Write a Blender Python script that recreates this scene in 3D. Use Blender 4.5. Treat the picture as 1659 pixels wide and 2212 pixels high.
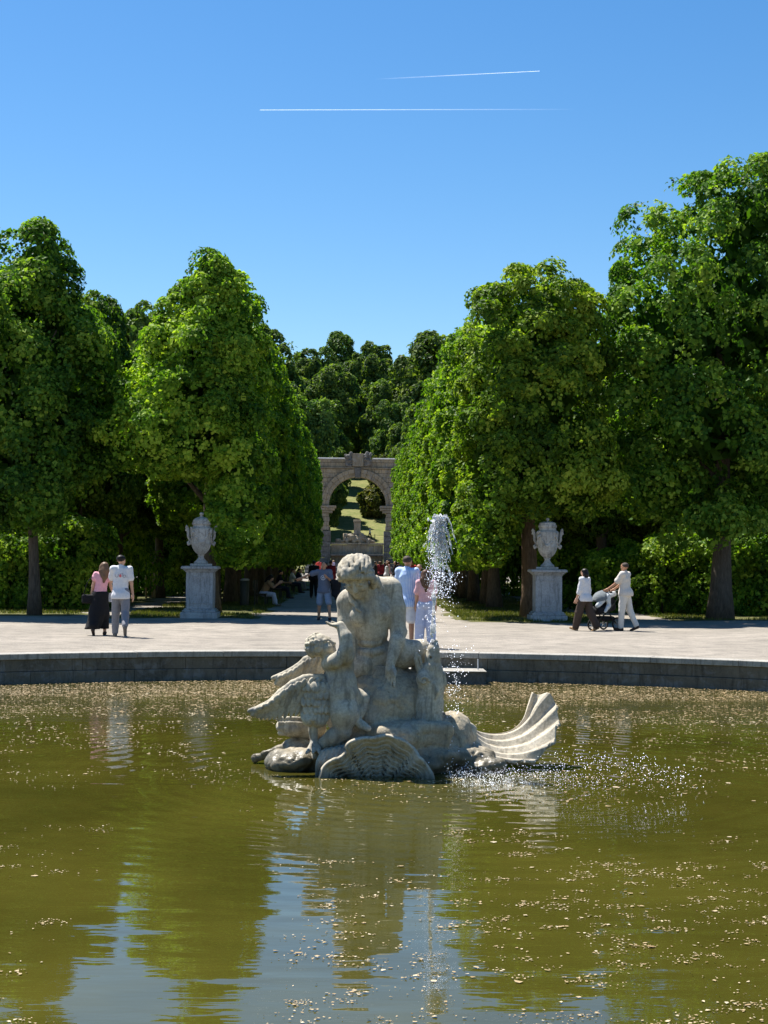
import bpy, bmesh, math, random, time
import numpy as np
from mathutils import Vector, Matrix
from mathutils.bvhtree import BVHTree
T0 = time.time()
scene = bpy.context.scene
for o in list(bpy.data.objects):
    bpy.data.objects.remove(o)
COL = scene.collection
R = math.radians
rng = np.random.default_rng(7)

# ------------------------------------------------------------------ camera, sky, sun, exposure
cam_data = bpy.data.cameras.new('camera')
cam = bpy.data.objects.new('camera', cam_data)
COL.objects.link(cam)
cam_data.sensor_fit = 'VERTICAL'
cam_data.sensor_height = 24.0
cam_data.lens = 24.0 * 3322 / 2212
cam_data.clip_start = 0.1
cam_data.clip_end = 30000
cam.matrix_world = (Matrix.Translation((0, 0, 1.70)) @ Matrix.Rotation(R(-0.99), 4, 'Z')
                    @ Matrix.Rotation(R(90 + 1.83), 4, 'X') @ Matrix.Rotation(R(0.55), 4, 'Z'))
scene.camera = cam

SUN_EL, SUN_AZ = R(62), math.atan2(-0.70, 0.71)      # azimuth measured from +Y towards +X
world = bpy.data.worlds.new('World')
scene.world = world
world.use_nodes = True
wn = world.node_tree.nodes
wl = world.node_tree.links
for n in list(wn):
    wn.remove(n)
w_out = wn.new('ShaderNodeOutputWorld')
w_bg = wn.new('ShaderNodeBackground')
w_sky = wn.new('ShaderNodeTexSky')
w_sky.sky_type = 'NISHITA'
w_sky.sun_disc = False
w_sky.sun_elevation = SUN_EL
w_sky.sun_rotation = SUN_AZ
w_sky.altitude = 200
w_sky.air_density = 1.0
w_sky.dust_density = 0.35
w_sky.ozone_density = 2.2
w_hsv = wn.new('ShaderNodeHueSaturation')
w_hsv.inputs['Saturation'].default_value = 1.34
wl.new(w_sky.outputs[0], w_hsv.inputs['Color'])
wl.new(w_hsv.outputs[0], w_bg.inputs[0])
w_bg.inputs[1].default_value = 0.070
wl.new(w_bg.outputs[0], w_out.inputs[0])

sun_d = bpy.data.lights.new('sun', 'SUN')
sun_d.energy = 5.0
sun_d.angle = R(0.53)
sun_d.color = (1.0, 0.955, 0.88)
sun = bpy.data.objects.new('sun', sun_d)
COL.objects.link(sun)
to_sun = Vector((math.sin(SUN_AZ) * math.cos(SUN_EL), math.cos(SUN_AZ) * math.cos(SUN_EL), math.sin(SUN_EL)))
sun.rotation_euler = to_sun.to_track_quat('Z', 'Y').to_euler()
sun.location = (0, 0, 40)

scene.view_settings.view_transform = 'Standard'
scene.view_settings.look = 'None'
scene.view_settings.exposure = 1.12
scene.view_settings.gamma = 1
scene.view_settings.use_curve_mapping = False
scene.render.engine = 'CYCLES'
scene.cycles.use_denoising = True
scene.cycles.max_bounces = 8
scene.cycles.transparent_max_bounces = 12
scene.cycles.caustics_reflective = False
scene.cycles.caustics_refractive = False
scene.cycles.sample_clamp_indirect = 6

WATER_Z = -0.49

# ------------------------------------------------------------------ helpers
def tag(o, label=None, cat=None, group=None, kind=None):
    if label: o['label'] = label
    if cat: o['category'] = cat
    if group: o['group'] = group
    if kind: o['kind'] = kind
    return o

def empty(name, loc=(0, 0, 0), rz=0.0, **kw):
    o = bpy.data.objects.new(name, None)
    COL.objects.link(o)
    o.location = loc
    o.rotation_euler = (0, 0, rz)
    return tag(o, **kw)

def mesh_np(name, verts, faces, smooth=True):
    """verts (n,3); faces (m,k) array, or list of such arrays"""
    if not isinstance(faces, (list, tuple)):
        faces = [faces]
    faces = [np.asarray(f, dtype=np.int32) for f in faces if len(f)]
    verts = np.asarray(verts, dtype=np.float32)
    me = bpy.data.meshes.new(name)
    me.vertices.add(len(verts))
    me.vertices.foreach_set('co', verts.ravel())
    nl = sum(f.size for f in faces)
    npoly = sum(len(f) for f in faces)
    me.loops.add(nl)
    me.polygons.add(npoly)
    me.loops.foreach_set('vertex_index', np.concatenate([f.ravel() for f in faces]))
    tot = np.concatenate([np.full(len(f), f.shape[1], dtype=np.int32) for f in faces])
    start = np.concatenate([[0], np.cumsum(tot)[:-1]]).astype(np.int32)
    me.polygons.foreach_set('loop_start', start)
    me.polygons.foreach_set('use_smooth', np.full(npoly, smooth, dtype=bool))
    me.update(calc_edges=True)
    me.validate()
    return me

def link(name, me, mat=None, parent=None, loc=None, rot=None, scale=None):
    if mat is not None and len(me.materials) == 0:
        me.materials.append(mat)
    o = bpy.data.objects.new(name, me)
    COL.objects.link(o)
    o.parent = parent
    if loc is not None: o.location = loc
    if rot is not None: o.rotation_euler = rot
    if scale is not None: o.scale = scale
    return o

class MB:
    """collects simple shapes into one mesh"""
    def __init__(s): s.v = []; s.f3 = []; s.f4 = []; s.n = 0
    def raw(s, v, quads=(), tris=()):
        v = np.asarray(v, dtype=float).reshape(-1, 3)
        s.v.append(v)
        if len(quads): s.f4.append(np.asarray(quads) + s.n)
        if len(tris): s.f3.append(np.asarray(tris) + s.n)
        s.n += len(v)
        return s
    def box(s, lo, hi, bev=0.0):
        x0, y0, z0 = lo; x1, y1, z1 = hi
        if bev <= 0:
            v = [(x0,y0,z0),(x1,y0,z0),(x1,y1,z0),(x0,y1,z0),(x0,y0,z1),(x1,y0,z1),(x1,y1,z1),(x0,y1,z1)]
            return s.raw(v, [(0,3,2,1),(4,5,6,7),(0,1,5,4),(1,2,6,5),(2,3,7,6),(3,0,4,7)])
        b = min(bev, (x1-x0)/2.2, (y1-y0)/2.2, (z1-z0)/2.2)
        v = []
        for z, i in ((z0, b), (z0+b, 0), (z1-b, 0), (z1, b)):
            v += [(x0+i,y0+i,z),(x1-i,y0+i,z),(x1-i,y1-i,z),(x0+i,y1-i,z)]
        q = [(3,2,1,0),(12,13,14,15)]
        for r in range(3):
            for j in range(4):
                a = r*4+j; c = r*4+(j+1) % 4
                q.append((a, c, c+4, a+4))
        return s.raw(v, q)
    def tube(s, pts, rad, n=8, cap=True):
        pts = np.asarray(pts, dtype=float); m = len(pts)
        rad = np.broadcast_to(np.asarray(rad, dtype=float), (m,))
        tan = np.gradient(pts, axis=0)
        tan /= np.linalg.norm(tan, axis=1)[:, None] + 1e-9
        ref = np.array([0.0, 0, 1]) if abs(tan[0, 2]) < 0.9 else np.array([1.0, 0, 0])
        vs = []
        u = None
        for i in range(m):
            if u is None: u = np.cross(tan[i], ref)
            else: u = u - tan[i]*np.dot(u, tan[i])
            u /= np.linalg.norm(u) + 1e-9
            w = np.cross(tan[i], u)
            a = np.arange(n)*2*np.pi/n
            vs.append(pts[i] + rad[i]*(np.cos(a)[:, None]*u + np.sin(a)[:, None]*w))
        v = np.concatenate(vs)
        q = [(r*n+j, r*n+(j+1) % n, (r+1)*n+(j+1) % n, (r+1)*n+j) for r in range(m-1) for j in range(n)]
        t = []
        if cap:
            v = np.concatenate([v, pts[:1], pts[-1:]])
            t = [(j, m*n, (j+1) % n) for j in range(n)] + [((m-1)*n+(j+1) % n, m*n+1, (m-1)*n+j) for j in range(n)]
        return s.raw(v, q, t)
    def lathe(s, prof, n=24, c=(0, 0, 0), flute=None):
        v = []
        a = np.arange(n)*2*np.pi/n
        for i, (r, z) in enumerate(prof):
            rr = np.full(n, r)
            if flute is not None: rr = rr*(1+flute(i, r, z, a))
            v.append(np.stack([c[0]+rr*np.cos(a), c[1]+rr*np.sin(a), np.full(n, c[2]+z)], 1))
        v = np.concatenate(v)
        q = [(r*n+j, r*n+(j+1) % n, (r+1)*n+(j+1) % n, (r+1)*n+j) for r in range(len(prof)-1) for j in range(n)]
        return s.raw(v, q)
    def ico(s, c, r):
        t = (1+5**.5)/2
        v = np.array([(-1,t,0),(1,t,0),(-1,-t,0),(1,-t,0),(0,-1,t),(0,1,t),(0,-1,-t),(0,1,-t),(t,0,-1),(t,0,1),(-t,0,-1),(-t,0,1)])/1.902
        f = [(0,11,5),(0,5,1),(0,1,7),(0,7,10),(0,10,11),(1,5,9),(5,11,4),(11,10,2),(10,7,6),(7,1,8),(3,9,4),(3,4,2),(3,2,6),(3,6,8),(3,8,9),(4,9,5),(2,4,11),(6,2,10),(8,6,7),(9,8,1)]
        return s.raw(np.asarray(c)+v*np.asarray(r), tris=f)
    def drop(s, c, r):
        v = np.array([(1,0,0),(-1,0,0),(0,1,0),(0,-1,0),(0,0,1.15),(0,0,-1.15)])
        return s.raw(np.asarray(c)+v*np.asarray(r), tris=[(0,2,4),(2,1,4),(1,3,4),(3,0,4),(2,0,5),(1,2,5),(3,1,5),(0,3,5)])
    def mesh(s, name, smooth=False):
        fs = []
        if s.f4: fs.append(np.concatenate(s.f4))
        if s.f3: fs.append(np.concatenate(s.f3))
        return mesh_np(name, np.concatenate(s.v), fs, smooth)
    def build(s, name, mat, parent=None, smooth=False, **kw):
        return link(name, s.mesh(name, smooth), mat, parent, **kw)

# ------------------------------------------------------------------ numpy noise
def _hash(i, j, k, seed):
    n = (i*374761393 + j*668265263 + k*2147483647 + seed*974711).astype(np.int64) & 0xffffffff
    n = ((n ^ (n >> 13)) * 1274126177) & 0xffffffff
    n = ((n ^ (n >> 16)) * 2246822519) & 0xffffffff
    return ((n ^ (n >> 15)) & 0xffff) / 32767.5 - 1.0

def vnoise(x, y, z, seed=0):
    xi, yi, zi = np.floor(x).astype(np.int64), np.floor(y).astype(np.int64), np.floor(z).astype(np.int64)
    fx, fy, fz = x-xi, y-yi, z-zi
    fx = fx*fx*(3-2*fx); fy = fy*fy*(3-2*fy); fz = fz*fz*(3-2*fz)
    out = 0
    for a in (0, 1):
        for b in (0, 1):
            for c in (0, 1):
                w = (fx if a else 1-fx)*(fy if b else 1-fy)*(fz if c else 1-fz)
                out = out + w*_hash(xi+a, yi+b, zi+c, seed)
    return out

def fbm(x, y, z, oct=3, seed=0):
    out = 0; a = 1.0
    for o in range(oct):
        out = out + a*vnoise(x, y, z, seed+o*17)
        a *= 0.5; x = x*2.03; y = y*2.03; z = z*2.03
    return out

# ------------------------------------------------------------------ signed-distance sculpting
class Sculpt:
    def __init__(s, lo, hi, h):
        s.lo = np.asarray(lo, dtype=float); s.h = h
        s.n = np.ceil((np.asarray(hi)-s.lo)/h).astype(int)+1
        s.F = np.full(s.n, 1.0, dtype=np.float32)
    def sub(s, lo, hi):
        a = np.clip(np.floor((lo-s.lo)/s.h).astype(int), 0, s.n)
        b = np.clip(np.ceil((hi-s.lo)/s.h).astype(int)+1, 0, s.n)
        if np.any(b <= a): return None
        sl = tuple(slice(a[i], b[i]) for i in range(3))
        ax = [s.lo[i]+s.h*np.arange(a[i], b[i]) for i in range(3)]
        return sl, ax[0][:, None, None], ax[1][None, :, None], ax[2][None, None, :]
    def blend(s, sl, d, k, cut=False):
        A = s.F[sl]
        d = d.astype(np.float32)
        if cut:
            h = np.clip(0.5-0.5*(A+d)/k, 0, 1)
            s.F[sl] = A+(-d-A)*h+k*h*(1-h)
        else:
            h = np.clip(0.5+0.5*(A-d)/k, 0, 1)
            s.F[sl] = A+(d-A)*h-k*h*(1-h)
    def cone(s, a, b, ra, rb, k=0.02, cut=False):
        a = np.asarray(a, float); b = np.asarray(b, float)
        m = max(ra, rb)+max(k, 0)*1.0+3*s.h
        g = s.sub(np.minimum(a, b)-m, np.maximum(a, b)+m)
        if g is None: return s
        sl, x, y, z = g
        ba = b-a; L = np.dot(ba, ba)+1e-12
        px, py, pz = x-a[0], y-a[1], z-a[2]
        t = np.clip((px*ba[0]+py*ba[1]+pz*ba[2])/L, 0, 1)
        d = np.sqrt((px-t*ba[0])**2+(py-t*ba[1])**2+(pz-t*ba[2])**2)-(ra+(rb-ra)*t)
        s.blend(sl, d, k, cut)
        return s
    def chain(s, pts, rad, k=0.02):
        for i in range(len(pts)-1):
            s.cone(pts[i], pts[i+1], rad[i], rad[i+1], k)
        return s
    def ell(s, c, r, M=None, k=0.02, cut=False):
        """ellipsoid; M columns = its axes"""
        c = np.asarray(c, float); r = np.asarray(r, float)*np.ones(3)
        ext = r if M is None else np.sqrt(((np.asarray(M)*r)**2).sum(1))
        m = ext+k+3*s.h
        g = s.sub(c-m, c+m)
        if g is None: return s
        sl, x, y, z = g
        px, py, pz = x-c[0], y-c[1], z-c[2]
        if M is not None:
            M = np.asarray(M)
            px, py, pz = (px*M[0, i]+py*M[1, i]+pz*M[2, i] for i in range(3))
        k0 = np.sqrt((px/r[0])**2+(py/r[1])**2+(pz/r[2])**2)
        k1 = np.sqrt((px/r[0]**2)**2+(py/r[1]**2)**2+(pz/r[2]**2)**2)+1e-9
        s.blend(sl, k0*(k0-1)/k1, k, cut)
        return s
    def box(s, c, r, M=None, rnd=0.02, k=0.02, cut=False):
        c = np.asarray(c, float); r = np.asarray(r, float)*np.ones(3)
        ext = r if M is None else np.abs(np.asarray(M)*r).sum(1)
        m = ext+k+3*s.h
        g = s.sub(c-m, c+m)
        if g is None: return s
        sl, x, y, z = g
        px, py, pz = x-c[0], y-c[1], z-c[2]
        if M is not None:
            M = np.asarray(M)
            px, py, pz = (px*M[0, i]+py*M[1, i]+pz*M[2, i] for i in range(3))
        qx, qy, qz = np.abs(px)-r[0]+rnd, np.abs(py)-r[1]+rnd, np.abs(pz)-r[2]+rnd
        d = np.sqrt(np.maximum(qx, 0)**2+np.maximum(qy, 0)**2+np.maximum(qz, 0)**2)+np.minimum(np.maximum(qx, np.maximum(qy, qz)), 0)-rnd
        s.blend(sl, d, k, cut)
        return s
    def noise(s, amp, freq, oct=3, seed=0, zlim=None):
        near = np.abs(s.F) < amp*2.2+2*s.h
        i, j, k = np.nonzero(near)
        x, y, z = (s.lo[a]+s.h*v for a, v in enumerate((i, j, k)))
        s.F[i, j, k] += (amp*fbm(x*freq, y*freq, z*freq, oct, seed)).astype(np.float32)
        return s
    def ridge(s, amp, freq, seed=0):
        near = np.abs(s.F) < amp*2.2+2*s.h
        i, j, k = np.nonzero(near)
        x, y, z = (s.lo[a]+s.h*v for a, v in enumerate((i, j, k)))
        n = np.abs(fbm(x*freq, y*freq, z*freq, 2, seed))
        s.F[i, j, k] += (amp*(np.exp(-(n/.07)**2))-amp*.3*n).astype(np.float32)
        return s
    def mesh(s, name):
        v, q = surface_nets(s.F)
        return mesh_np(name, v*s.h+s.lo, q)

def surface_nets(F):
    S = F < 0
    nx, ny, nz = F.shape
    cnt = np.zeros((nx-1, ny-1, nz-1), dtype=np.int8)
    for a in (0, 1):
        for b in (0, 1):
            for c in (0, 1):
                cnt += S[a:nx-1+a, b:ny-1+b, c:nz-1+c]
    act = (cnt > 0) & (cnt < 8)
    I = np.argwhere(act)
    idx = np.full(act.shape, -1, dtype=np.int32)
    idx[act] = np.arange(len(I))
    pos = np.zeros((len(I), 3)); num = np.zeros(len(I))
    cor = [(a, b, c) for a in (0, 1) for b in (0, 1) for c in (0, 1)]
    val = {c: F[I[:, 0]+c[0], I[:, 1]+c[1], I[:, 2]+c[2]] for c in cor}
    for ca in cor:
        for ax in range(3):
            if ca[ax] == 0:
                cb = list(ca); cb[ax] = 1; cb = tuple(cb)
                fa, fb = val[ca], val[cb]
                m = (fa < 0) != (fb < 0)
                t = np.where(m, fa/np.where(m, fa-fb, 1), 0)
                p = np.array(ca, float)[None]+t[:, None]*np.eye(3)[ax][None]
                pos += p*m[:, None]; num += m
    V = I+pos/num[:, None]
    Q = []
    for ax in range(3):
        b, c = (ax+1) % 3, (ax+2) % 3
        sh = [slice(None)]*3
        s0 = list(sh); s1 = list(sh)
        s0[ax] = slice(0, -1); s1[ax] = slice(1, None)
        s0[b] = s1[b] = slice(1, -1); s0[c] = s1[c] = slice(1, -1)
        A, B = S[tuple(s0)], S[tuple(s1)]
        E = np.argwhere(A != B)
        if len(E) == 0: continue
        inside = A[tuple(E.T)]
        E = E.copy(); E[:, b] += 1; E[:, c] += 1
        def cell(db, dc):
            e = E.copy(); e[:, b] += db; e[:, c] += dc
            return idx[e[:, 0], e[:, 1], e[:, 2]]
        q = np.stack([cell(-1, -1), cell(0, -1), cell(0, 0), cell(-1, 0)], 1)
        q[~inside] = q[~inside][:, ::-1]
        Q.append(q)
    return V, np.concatenate(Q)

def axes(fwd, up=(0, 0, 1)):
    """columns right, forward, up"""
    f = np.asarray(fwd, float); f = f/np.linalg.norm(f)
    r = np.cross(f, np.asarray(up, float)); r /= np.linalg.norm(r)
    return np.stack([r, f, np.cross(r, f)], 1)

# ------------------------------------------------------------------ materials
def new_mat(name):
    m = bpy.data.materials.new(name)
    m.use_nodes = True
    nt = m.node_tree
    for n in list(nt.nodes): nt.nodes.remove(n)
    out = nt.nodes.new('ShaderNodeOutputMaterial')
    return m, nt, out

def N(nt, typ, **kw):
    n = nt.nodes.new(typ)
    for k, v in kw.items():
        if k.startswith('i_'):
            key = k[2:].replace('_', ' ')
            n.inputs[key].default_value = v
        else: setattr(n, k, v)
    return n

def ramp(nt, src, stops):
    r = nt.nodes.new('ShaderNodeValToRGB')
    e = r.color_ramp.elements
    while len(e) < len(stops): e.new(0.5)
    for i, (p, c) in enumerate(stops):
        e[i].position = p
        e[i].color = (c[0], c[1], c[2], 1) if not isinstance(c, (int, float)) else (c, c, c, 1)
    nt.links.new(src, r.inputs[0])
    return r.outputs[0]

def mixc(nt, fac, a, b, mode='MIX'):
    m = nt.nodes.new('ShaderNodeMix'); m.data_type = 'RGBA'; m.blend_type = mode
    for sock, val in ((m.inputs[0], fac), (m.inputs[6], a), (m.inputs[7], b)):
        if hasattr(val, 'links'): nt.links.new(val, sock)
        elif isinstance(val, (int, float)): sock.default_value = val
        else: sock.default_value = (*val[:3], 1)
    return m.outputs[2]

def math_n(nt, op, a, b=None, c=None, clamp=False):
    m = nt.nodes.new('ShaderNodeMath'); m.operation = op; m.use_clamp = clamp
    for i, v in enumerate((a, b, c)):
        if v is None: continue
        if hasattr(v, 'links'): nt.links.new(v, m.inputs[i])
        else: m.inputs[i].default_value = v
    return m.outputs[0]

def noise_n(nt, vec, scale, detail=4, rough=0.55, dist=0.0):
    n = nt.nodes.new('ShaderNodeTexNoise')
    n.inputs['Scale'].default_value = scale; n.inputs['Detail'].default_value = detail
    n.inputs['Roughness'].default_value = rough; n.inputs['Distortion'].default_value = dist
    nt.links.new(vec, n.inputs['Vector'])
    return n.outputs[0]

def coords(nt, kind='Object', scale=None):
    t = nt.nodes.new('ShaderNodeTexCoord')
    if scale is None: return t.outputs[kind]
    mp = nt.nodes.new('ShaderNodeMapping')
    mp.inputs['Scale'].default_value = scale
    nt.links.new(t.outputs[kind], mp.inputs[0])
    return mp.outputs[0]

def bump_n(nt, h, strength=0.5, dist=0.02, normal=None):
    b = nt.nodes.new('ShaderNodeBump')
    b.inputs['Strength'].default_value = strength; b.inputs['Distance'].default_value = dist
    nt.links.new(h, b.inputs['Height'])
    if normal is not None: nt.links.new(normal, b.inputs['Normal'])
    return b.outputs[0]

def principled(nt, out, color, rough=0.8, normal=None, spec=0.3, **kw):
    p = nt.nodes.new('ShaderNodeBsdfPrincipled')
    if hasattr(color, 'links'): nt.links.new(color, p.inputs['Base Color'])
    else: p.inputs['Base Color'].default_value = (*color[:3], 1)
    if hasattr(rough, 'links'): nt.links.new(rough, p.inputs['Roughness'])
    else: p.inputs['Roughness'].default_value = rough
    p.inputs['Specular IOR Level'].default_value = spec
    for k, v in kw.items(): p.inputs[k.replace('_', ' ')].default_value = v
    if normal is not None: nt.links.new(normal, p.inputs['Normal'])
    if out is not None: nt.links.new(p.outputs[0], out.inputs[0])
    return p

_plain = {}
def cloth(name, col, rough=0.85, vary=0.18, scale=25, stripes=None):
    if name in _plain: return _plain[name]
    m, nt, out = new_mat(name)
    vec = coords(nt)
    n = noise_n(nt, vec, scale, 3)
    f = math_n(nt, 'MULTIPLY_ADD', n, 2*vary, 1-vary)
    c = mixc(nt, 1.0, col, (1, 1, 1), 'MULTIPLY')
    if stripes:
        w = nt.nodes.new('ShaderNodeTexWave')
        w.wave_type = 'BANDS'; w.bands_direction = 'X'
        w.inputs['Scale'].default_value = stripes[0]
        w.inputs['Distortion'].default_value = 0.6
        nt.links.new(vec, w.inputs['Vector'])
        c = mixc(nt, w.outputs[1], col, stripes[1])
    v = nt.nodes.new('ShaderNodeVectorMath'); v.operation = 'SCALE'
    nt.links.new(c, v.inputs[0]); nt.links.new(f, v.inputs['Scale'])
    fold = noise_n(nt, coords(nt, 'Object', (9, 9, 4)), 1.0, 3)
    principled(nt, out, v.outputs[0], rough, bump_n(nt, fold, 0.5, 0.03), 0.2)
    _plain[name] = m
    return m
# ------------------------------------------------------------------ shared materials
def stone_mat(name, col=(0.50, 0.46, 0.36), dark=(0.30, 0.28, 0.23), crack=0.0, wet_z=None, bump=0.35, grey=0.35, scale=1.0):
    m, nt, out = new_mat(name)
    geo = nt.nodes.new('ShaderNodeNewGeometry')
    vec = geo.outputs['Position']
    big = noise_n(nt, vec, 2.2*scale, 5, 0.6, 0.3)
    fine = noise_n(nt, vec, 38*scale, 4, 0.65)
    c = mixc(nt, ramp(nt, big, [(0.36, 0), (0.68, 1)]), col, dark)
    st = noise_n(nt, vec, 5.5*scale, 4, 0.7, 0.8)
    c = mixc(nt, math_n(nt, 'MULTIPLY', ramp(nt, st, [(0.50, 0), (0.64, 1)]), grey), c, (0.25, 0.25, 0.25))
    mp = nt.nodes.new('ShaderNodeMapping'); mp.inputs['Scale'].default_value = (9*scale, 9*scale, 1.3*scale)
    nt.links.new(vec, mp.inputs[0])
    streak = noise_n(nt, mp.outputs[0], 1.6, 4, 0.65, 0.4)
    c = mixc(nt, ramp(nt, streak, [(0.50, 0), (0.68, 0.7)]), c, tuple(x*0.38 for x in dark))
    c = mixc(nt, ramp(nt, fine, [(0.30, 0.5), (0.60, 0)]), c, (0.17, 0.15, 0.11))
    h = math_n(nt, 'ADD', math_n(nt, 'MULTIPLY', fine, 0.6), big)
    rough = 0.85
    if crack:
        vo = nt.nodes.new('ShaderNodeTexVoronoi'); vo.feature = 'DISTANCE_TO_EDGE'
        vo.inputs['Scale'].default_value = 7*scale
        wv = nt.nodes.new('ShaderNodeVectorMath'); wv.operation = 'MULTIPLY_ADD'
        nz = nt.nodes.new('ShaderNodeTexNoise'); nz.inputs['Scale'].default_value = 7*scale
        nt.links.new(vec, nz.inputs['Vector'])
        nt.links.new(nz.outputs[1], wv.inputs[0]); wv.inputs[1].default_value = (0.45,)*3
        nt.links.new(vec, wv.inputs[2]); nt.links.new(wv.outputs[0], vo.inputs['Vector'])
        e = ramp(nt, vo.outputs[0], [(0.0, 0), (0.045, 1)])
        h = math_n(nt, 'MULTIPLY_ADD', e, crack, h)
        c = mixc(nt, math_n(nt, 'MULTIPLY', math_n(nt, 'SUBTRACT', 1, e), 0.22), c, (0.14, 0.12, 0.09))
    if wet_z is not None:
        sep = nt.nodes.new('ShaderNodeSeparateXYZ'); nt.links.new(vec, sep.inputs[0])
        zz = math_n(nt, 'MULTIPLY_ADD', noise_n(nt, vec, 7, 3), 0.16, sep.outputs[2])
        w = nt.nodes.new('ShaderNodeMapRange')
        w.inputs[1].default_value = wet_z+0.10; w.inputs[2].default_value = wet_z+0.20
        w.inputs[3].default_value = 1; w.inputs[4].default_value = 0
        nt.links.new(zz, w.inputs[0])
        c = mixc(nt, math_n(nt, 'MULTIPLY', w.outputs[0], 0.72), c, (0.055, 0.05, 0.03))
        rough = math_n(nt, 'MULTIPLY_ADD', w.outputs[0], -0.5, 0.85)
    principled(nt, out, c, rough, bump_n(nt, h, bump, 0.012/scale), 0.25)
    return m

def leaf_mat(name, a, b, c, trans=0.42, back=(1.35, 1.5, 0.40)):
    """leaf colour varies leaf by leaf between a, b and c"""
    m, nt, out = new_mat(name)
    at = N(nt, 'ShaderNodeAttribute', attribute_name='tint')
    oi = nt.nodes.new('ShaderNodeObjectInfo')
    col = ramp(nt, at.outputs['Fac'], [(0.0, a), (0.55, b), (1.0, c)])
    hs = nt.nodes.new('ShaderNodeHueSaturation')
    nt.links.new(math_n(nt, 'MULTIPLY_ADD', oi.outputs['Random'], 0.014, 0.496), hs.inputs['Hue'])
    nt.links.new(math_n(nt, 'MULTIPLY_ADD', oi.outputs['Random'], 0.22, 0.92), hs.inputs['Value'])
    nt.links.new(col, hs.inputs['Color'])
    col = hs.outputs[0]
    p = principled(nt, None, col, 0.55, None, 0.14)
    t = nt.nodes.new('ShaderNodeBsdfTranslucent')
    nt.links.new(mixc(nt, 1.0, col, back, 'MULTIPLY'), t.inputs[0])
    mx = nt.nodes.new('ShaderNodeMixShader'); mx.inputs[0].default_value = trans
    nt.links.new(p.outputs[0], mx.inputs[1]); nt.links.new(t.outputs[0], mx.inputs[2])
    nt.links.new(mx.outputs[0], out.inputs[0])
    return m

def bark_mat(name, col):
    m, nt, out = new_mat(name)
    vec = coords(nt, 'Object', (9, 9, 1.6))
    n = noise_n(nt, vec, 2.2, 6, 0.7, 0.6)
    c = mixc(nt, ramp(nt, n, [(0.35, 0), (0.65, 1)]), tuple(x*0.45 for x in col), col)
    principled(nt, out, c, 0.95, bump_n(nt, n, 0.9, 0.04), 0.1)
    return m

M = {}
M['statue'] = stone_mat('sculpture_stone', (0.60, 0.54, 0.42), (0.36, 0.32, 0.245), 0, WATER_Z+0.04, 0.3, 0.6)
M['shell'] = stone_mat('shell_stone', (0.62, 0.55, 0.43), (0.46, 0.41, 0.31), 0, WATER_Z-0.02, 0.3)
M['rock'] = stone_mat('rock_stone', (0.52, 0.44, 0.31), (0.34, 0.29, 0.21), 0.25, WATER_Z+0.15, 0.5)
M['urn'] = stone_mat('urn_stone', (0.56, 0.54, 0.50), (0.37, 0.36, 0.34), 0, None, 0.3, 0.75)
M['pedestal'] = stone_mat('pedestal_stone', (0.46, 0.46, 0.46), (0.35, 0.355, 0.36), 0, None, 0.2, 0.4)
M['arch'] = stone_mat('ruin_stone', (0.33, 0.265, 0.175), (0.205, 0.165, 0.11), 0, None, 0.4, 0.7, 0.45)
M['arch_b'] = stone_mat('ruin_stone_grey', (0.27, 0.222, 0.155), (0.165, 0.138, 0.10), 0, None, 0.4, 0.7, 0.45)
M['arch_dark'] = stone_mat('ruin_stone_weathered', (0.115, 0.11, 0.105), (0.07, 0.068, 0.065), 0, None, 0.4, 0.5, 0.45)
M['lead'] = stone_mat('pale_capping', (0.75, 0.75, 0.74), (0.6, 0.6, 0.6), 0, None, 0.1, 0.1)
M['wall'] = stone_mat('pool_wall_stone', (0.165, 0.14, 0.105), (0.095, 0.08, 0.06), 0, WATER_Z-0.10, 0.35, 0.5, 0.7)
M['coping'] = stone_mat('coping_stone', (0.40, 0.38, 0.34), (0.28, 0.265, 0.235), 0, None, 0.3, 0.4)
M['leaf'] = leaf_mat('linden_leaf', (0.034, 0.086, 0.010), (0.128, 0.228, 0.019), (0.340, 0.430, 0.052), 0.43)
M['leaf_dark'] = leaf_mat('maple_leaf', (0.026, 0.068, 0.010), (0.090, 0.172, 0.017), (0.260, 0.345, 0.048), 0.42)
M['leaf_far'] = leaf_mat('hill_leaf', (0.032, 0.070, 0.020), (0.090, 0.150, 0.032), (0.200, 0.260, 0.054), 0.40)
M['grass'] = leaf_mat('grass_blade', (0.045, 0.065, 0.012), (0.085, 0.095, 0.022), (0.17, 0.15, 0.05), 0.3)
M['bark'] = bark_mat('bark_grey', (0.135, 0.11, 0.085))
M['bark_brown'] = bark_mat('bark_brown', (0.17, 0.115, 0.075))
M['wood'] = bark_mat('stake_wood', (0.42, 0.33, 0.19))
M['bench'] = cloth('bench_wood', (0.07, 0.06, 0.045))
M['metal'] = cloth('painted_metal', (0.03, 0.035, 0.03), 0.4)
M['rail'] = cloth('rail_metal', (0.30, 0.30, 0.29), 0.5)

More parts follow.
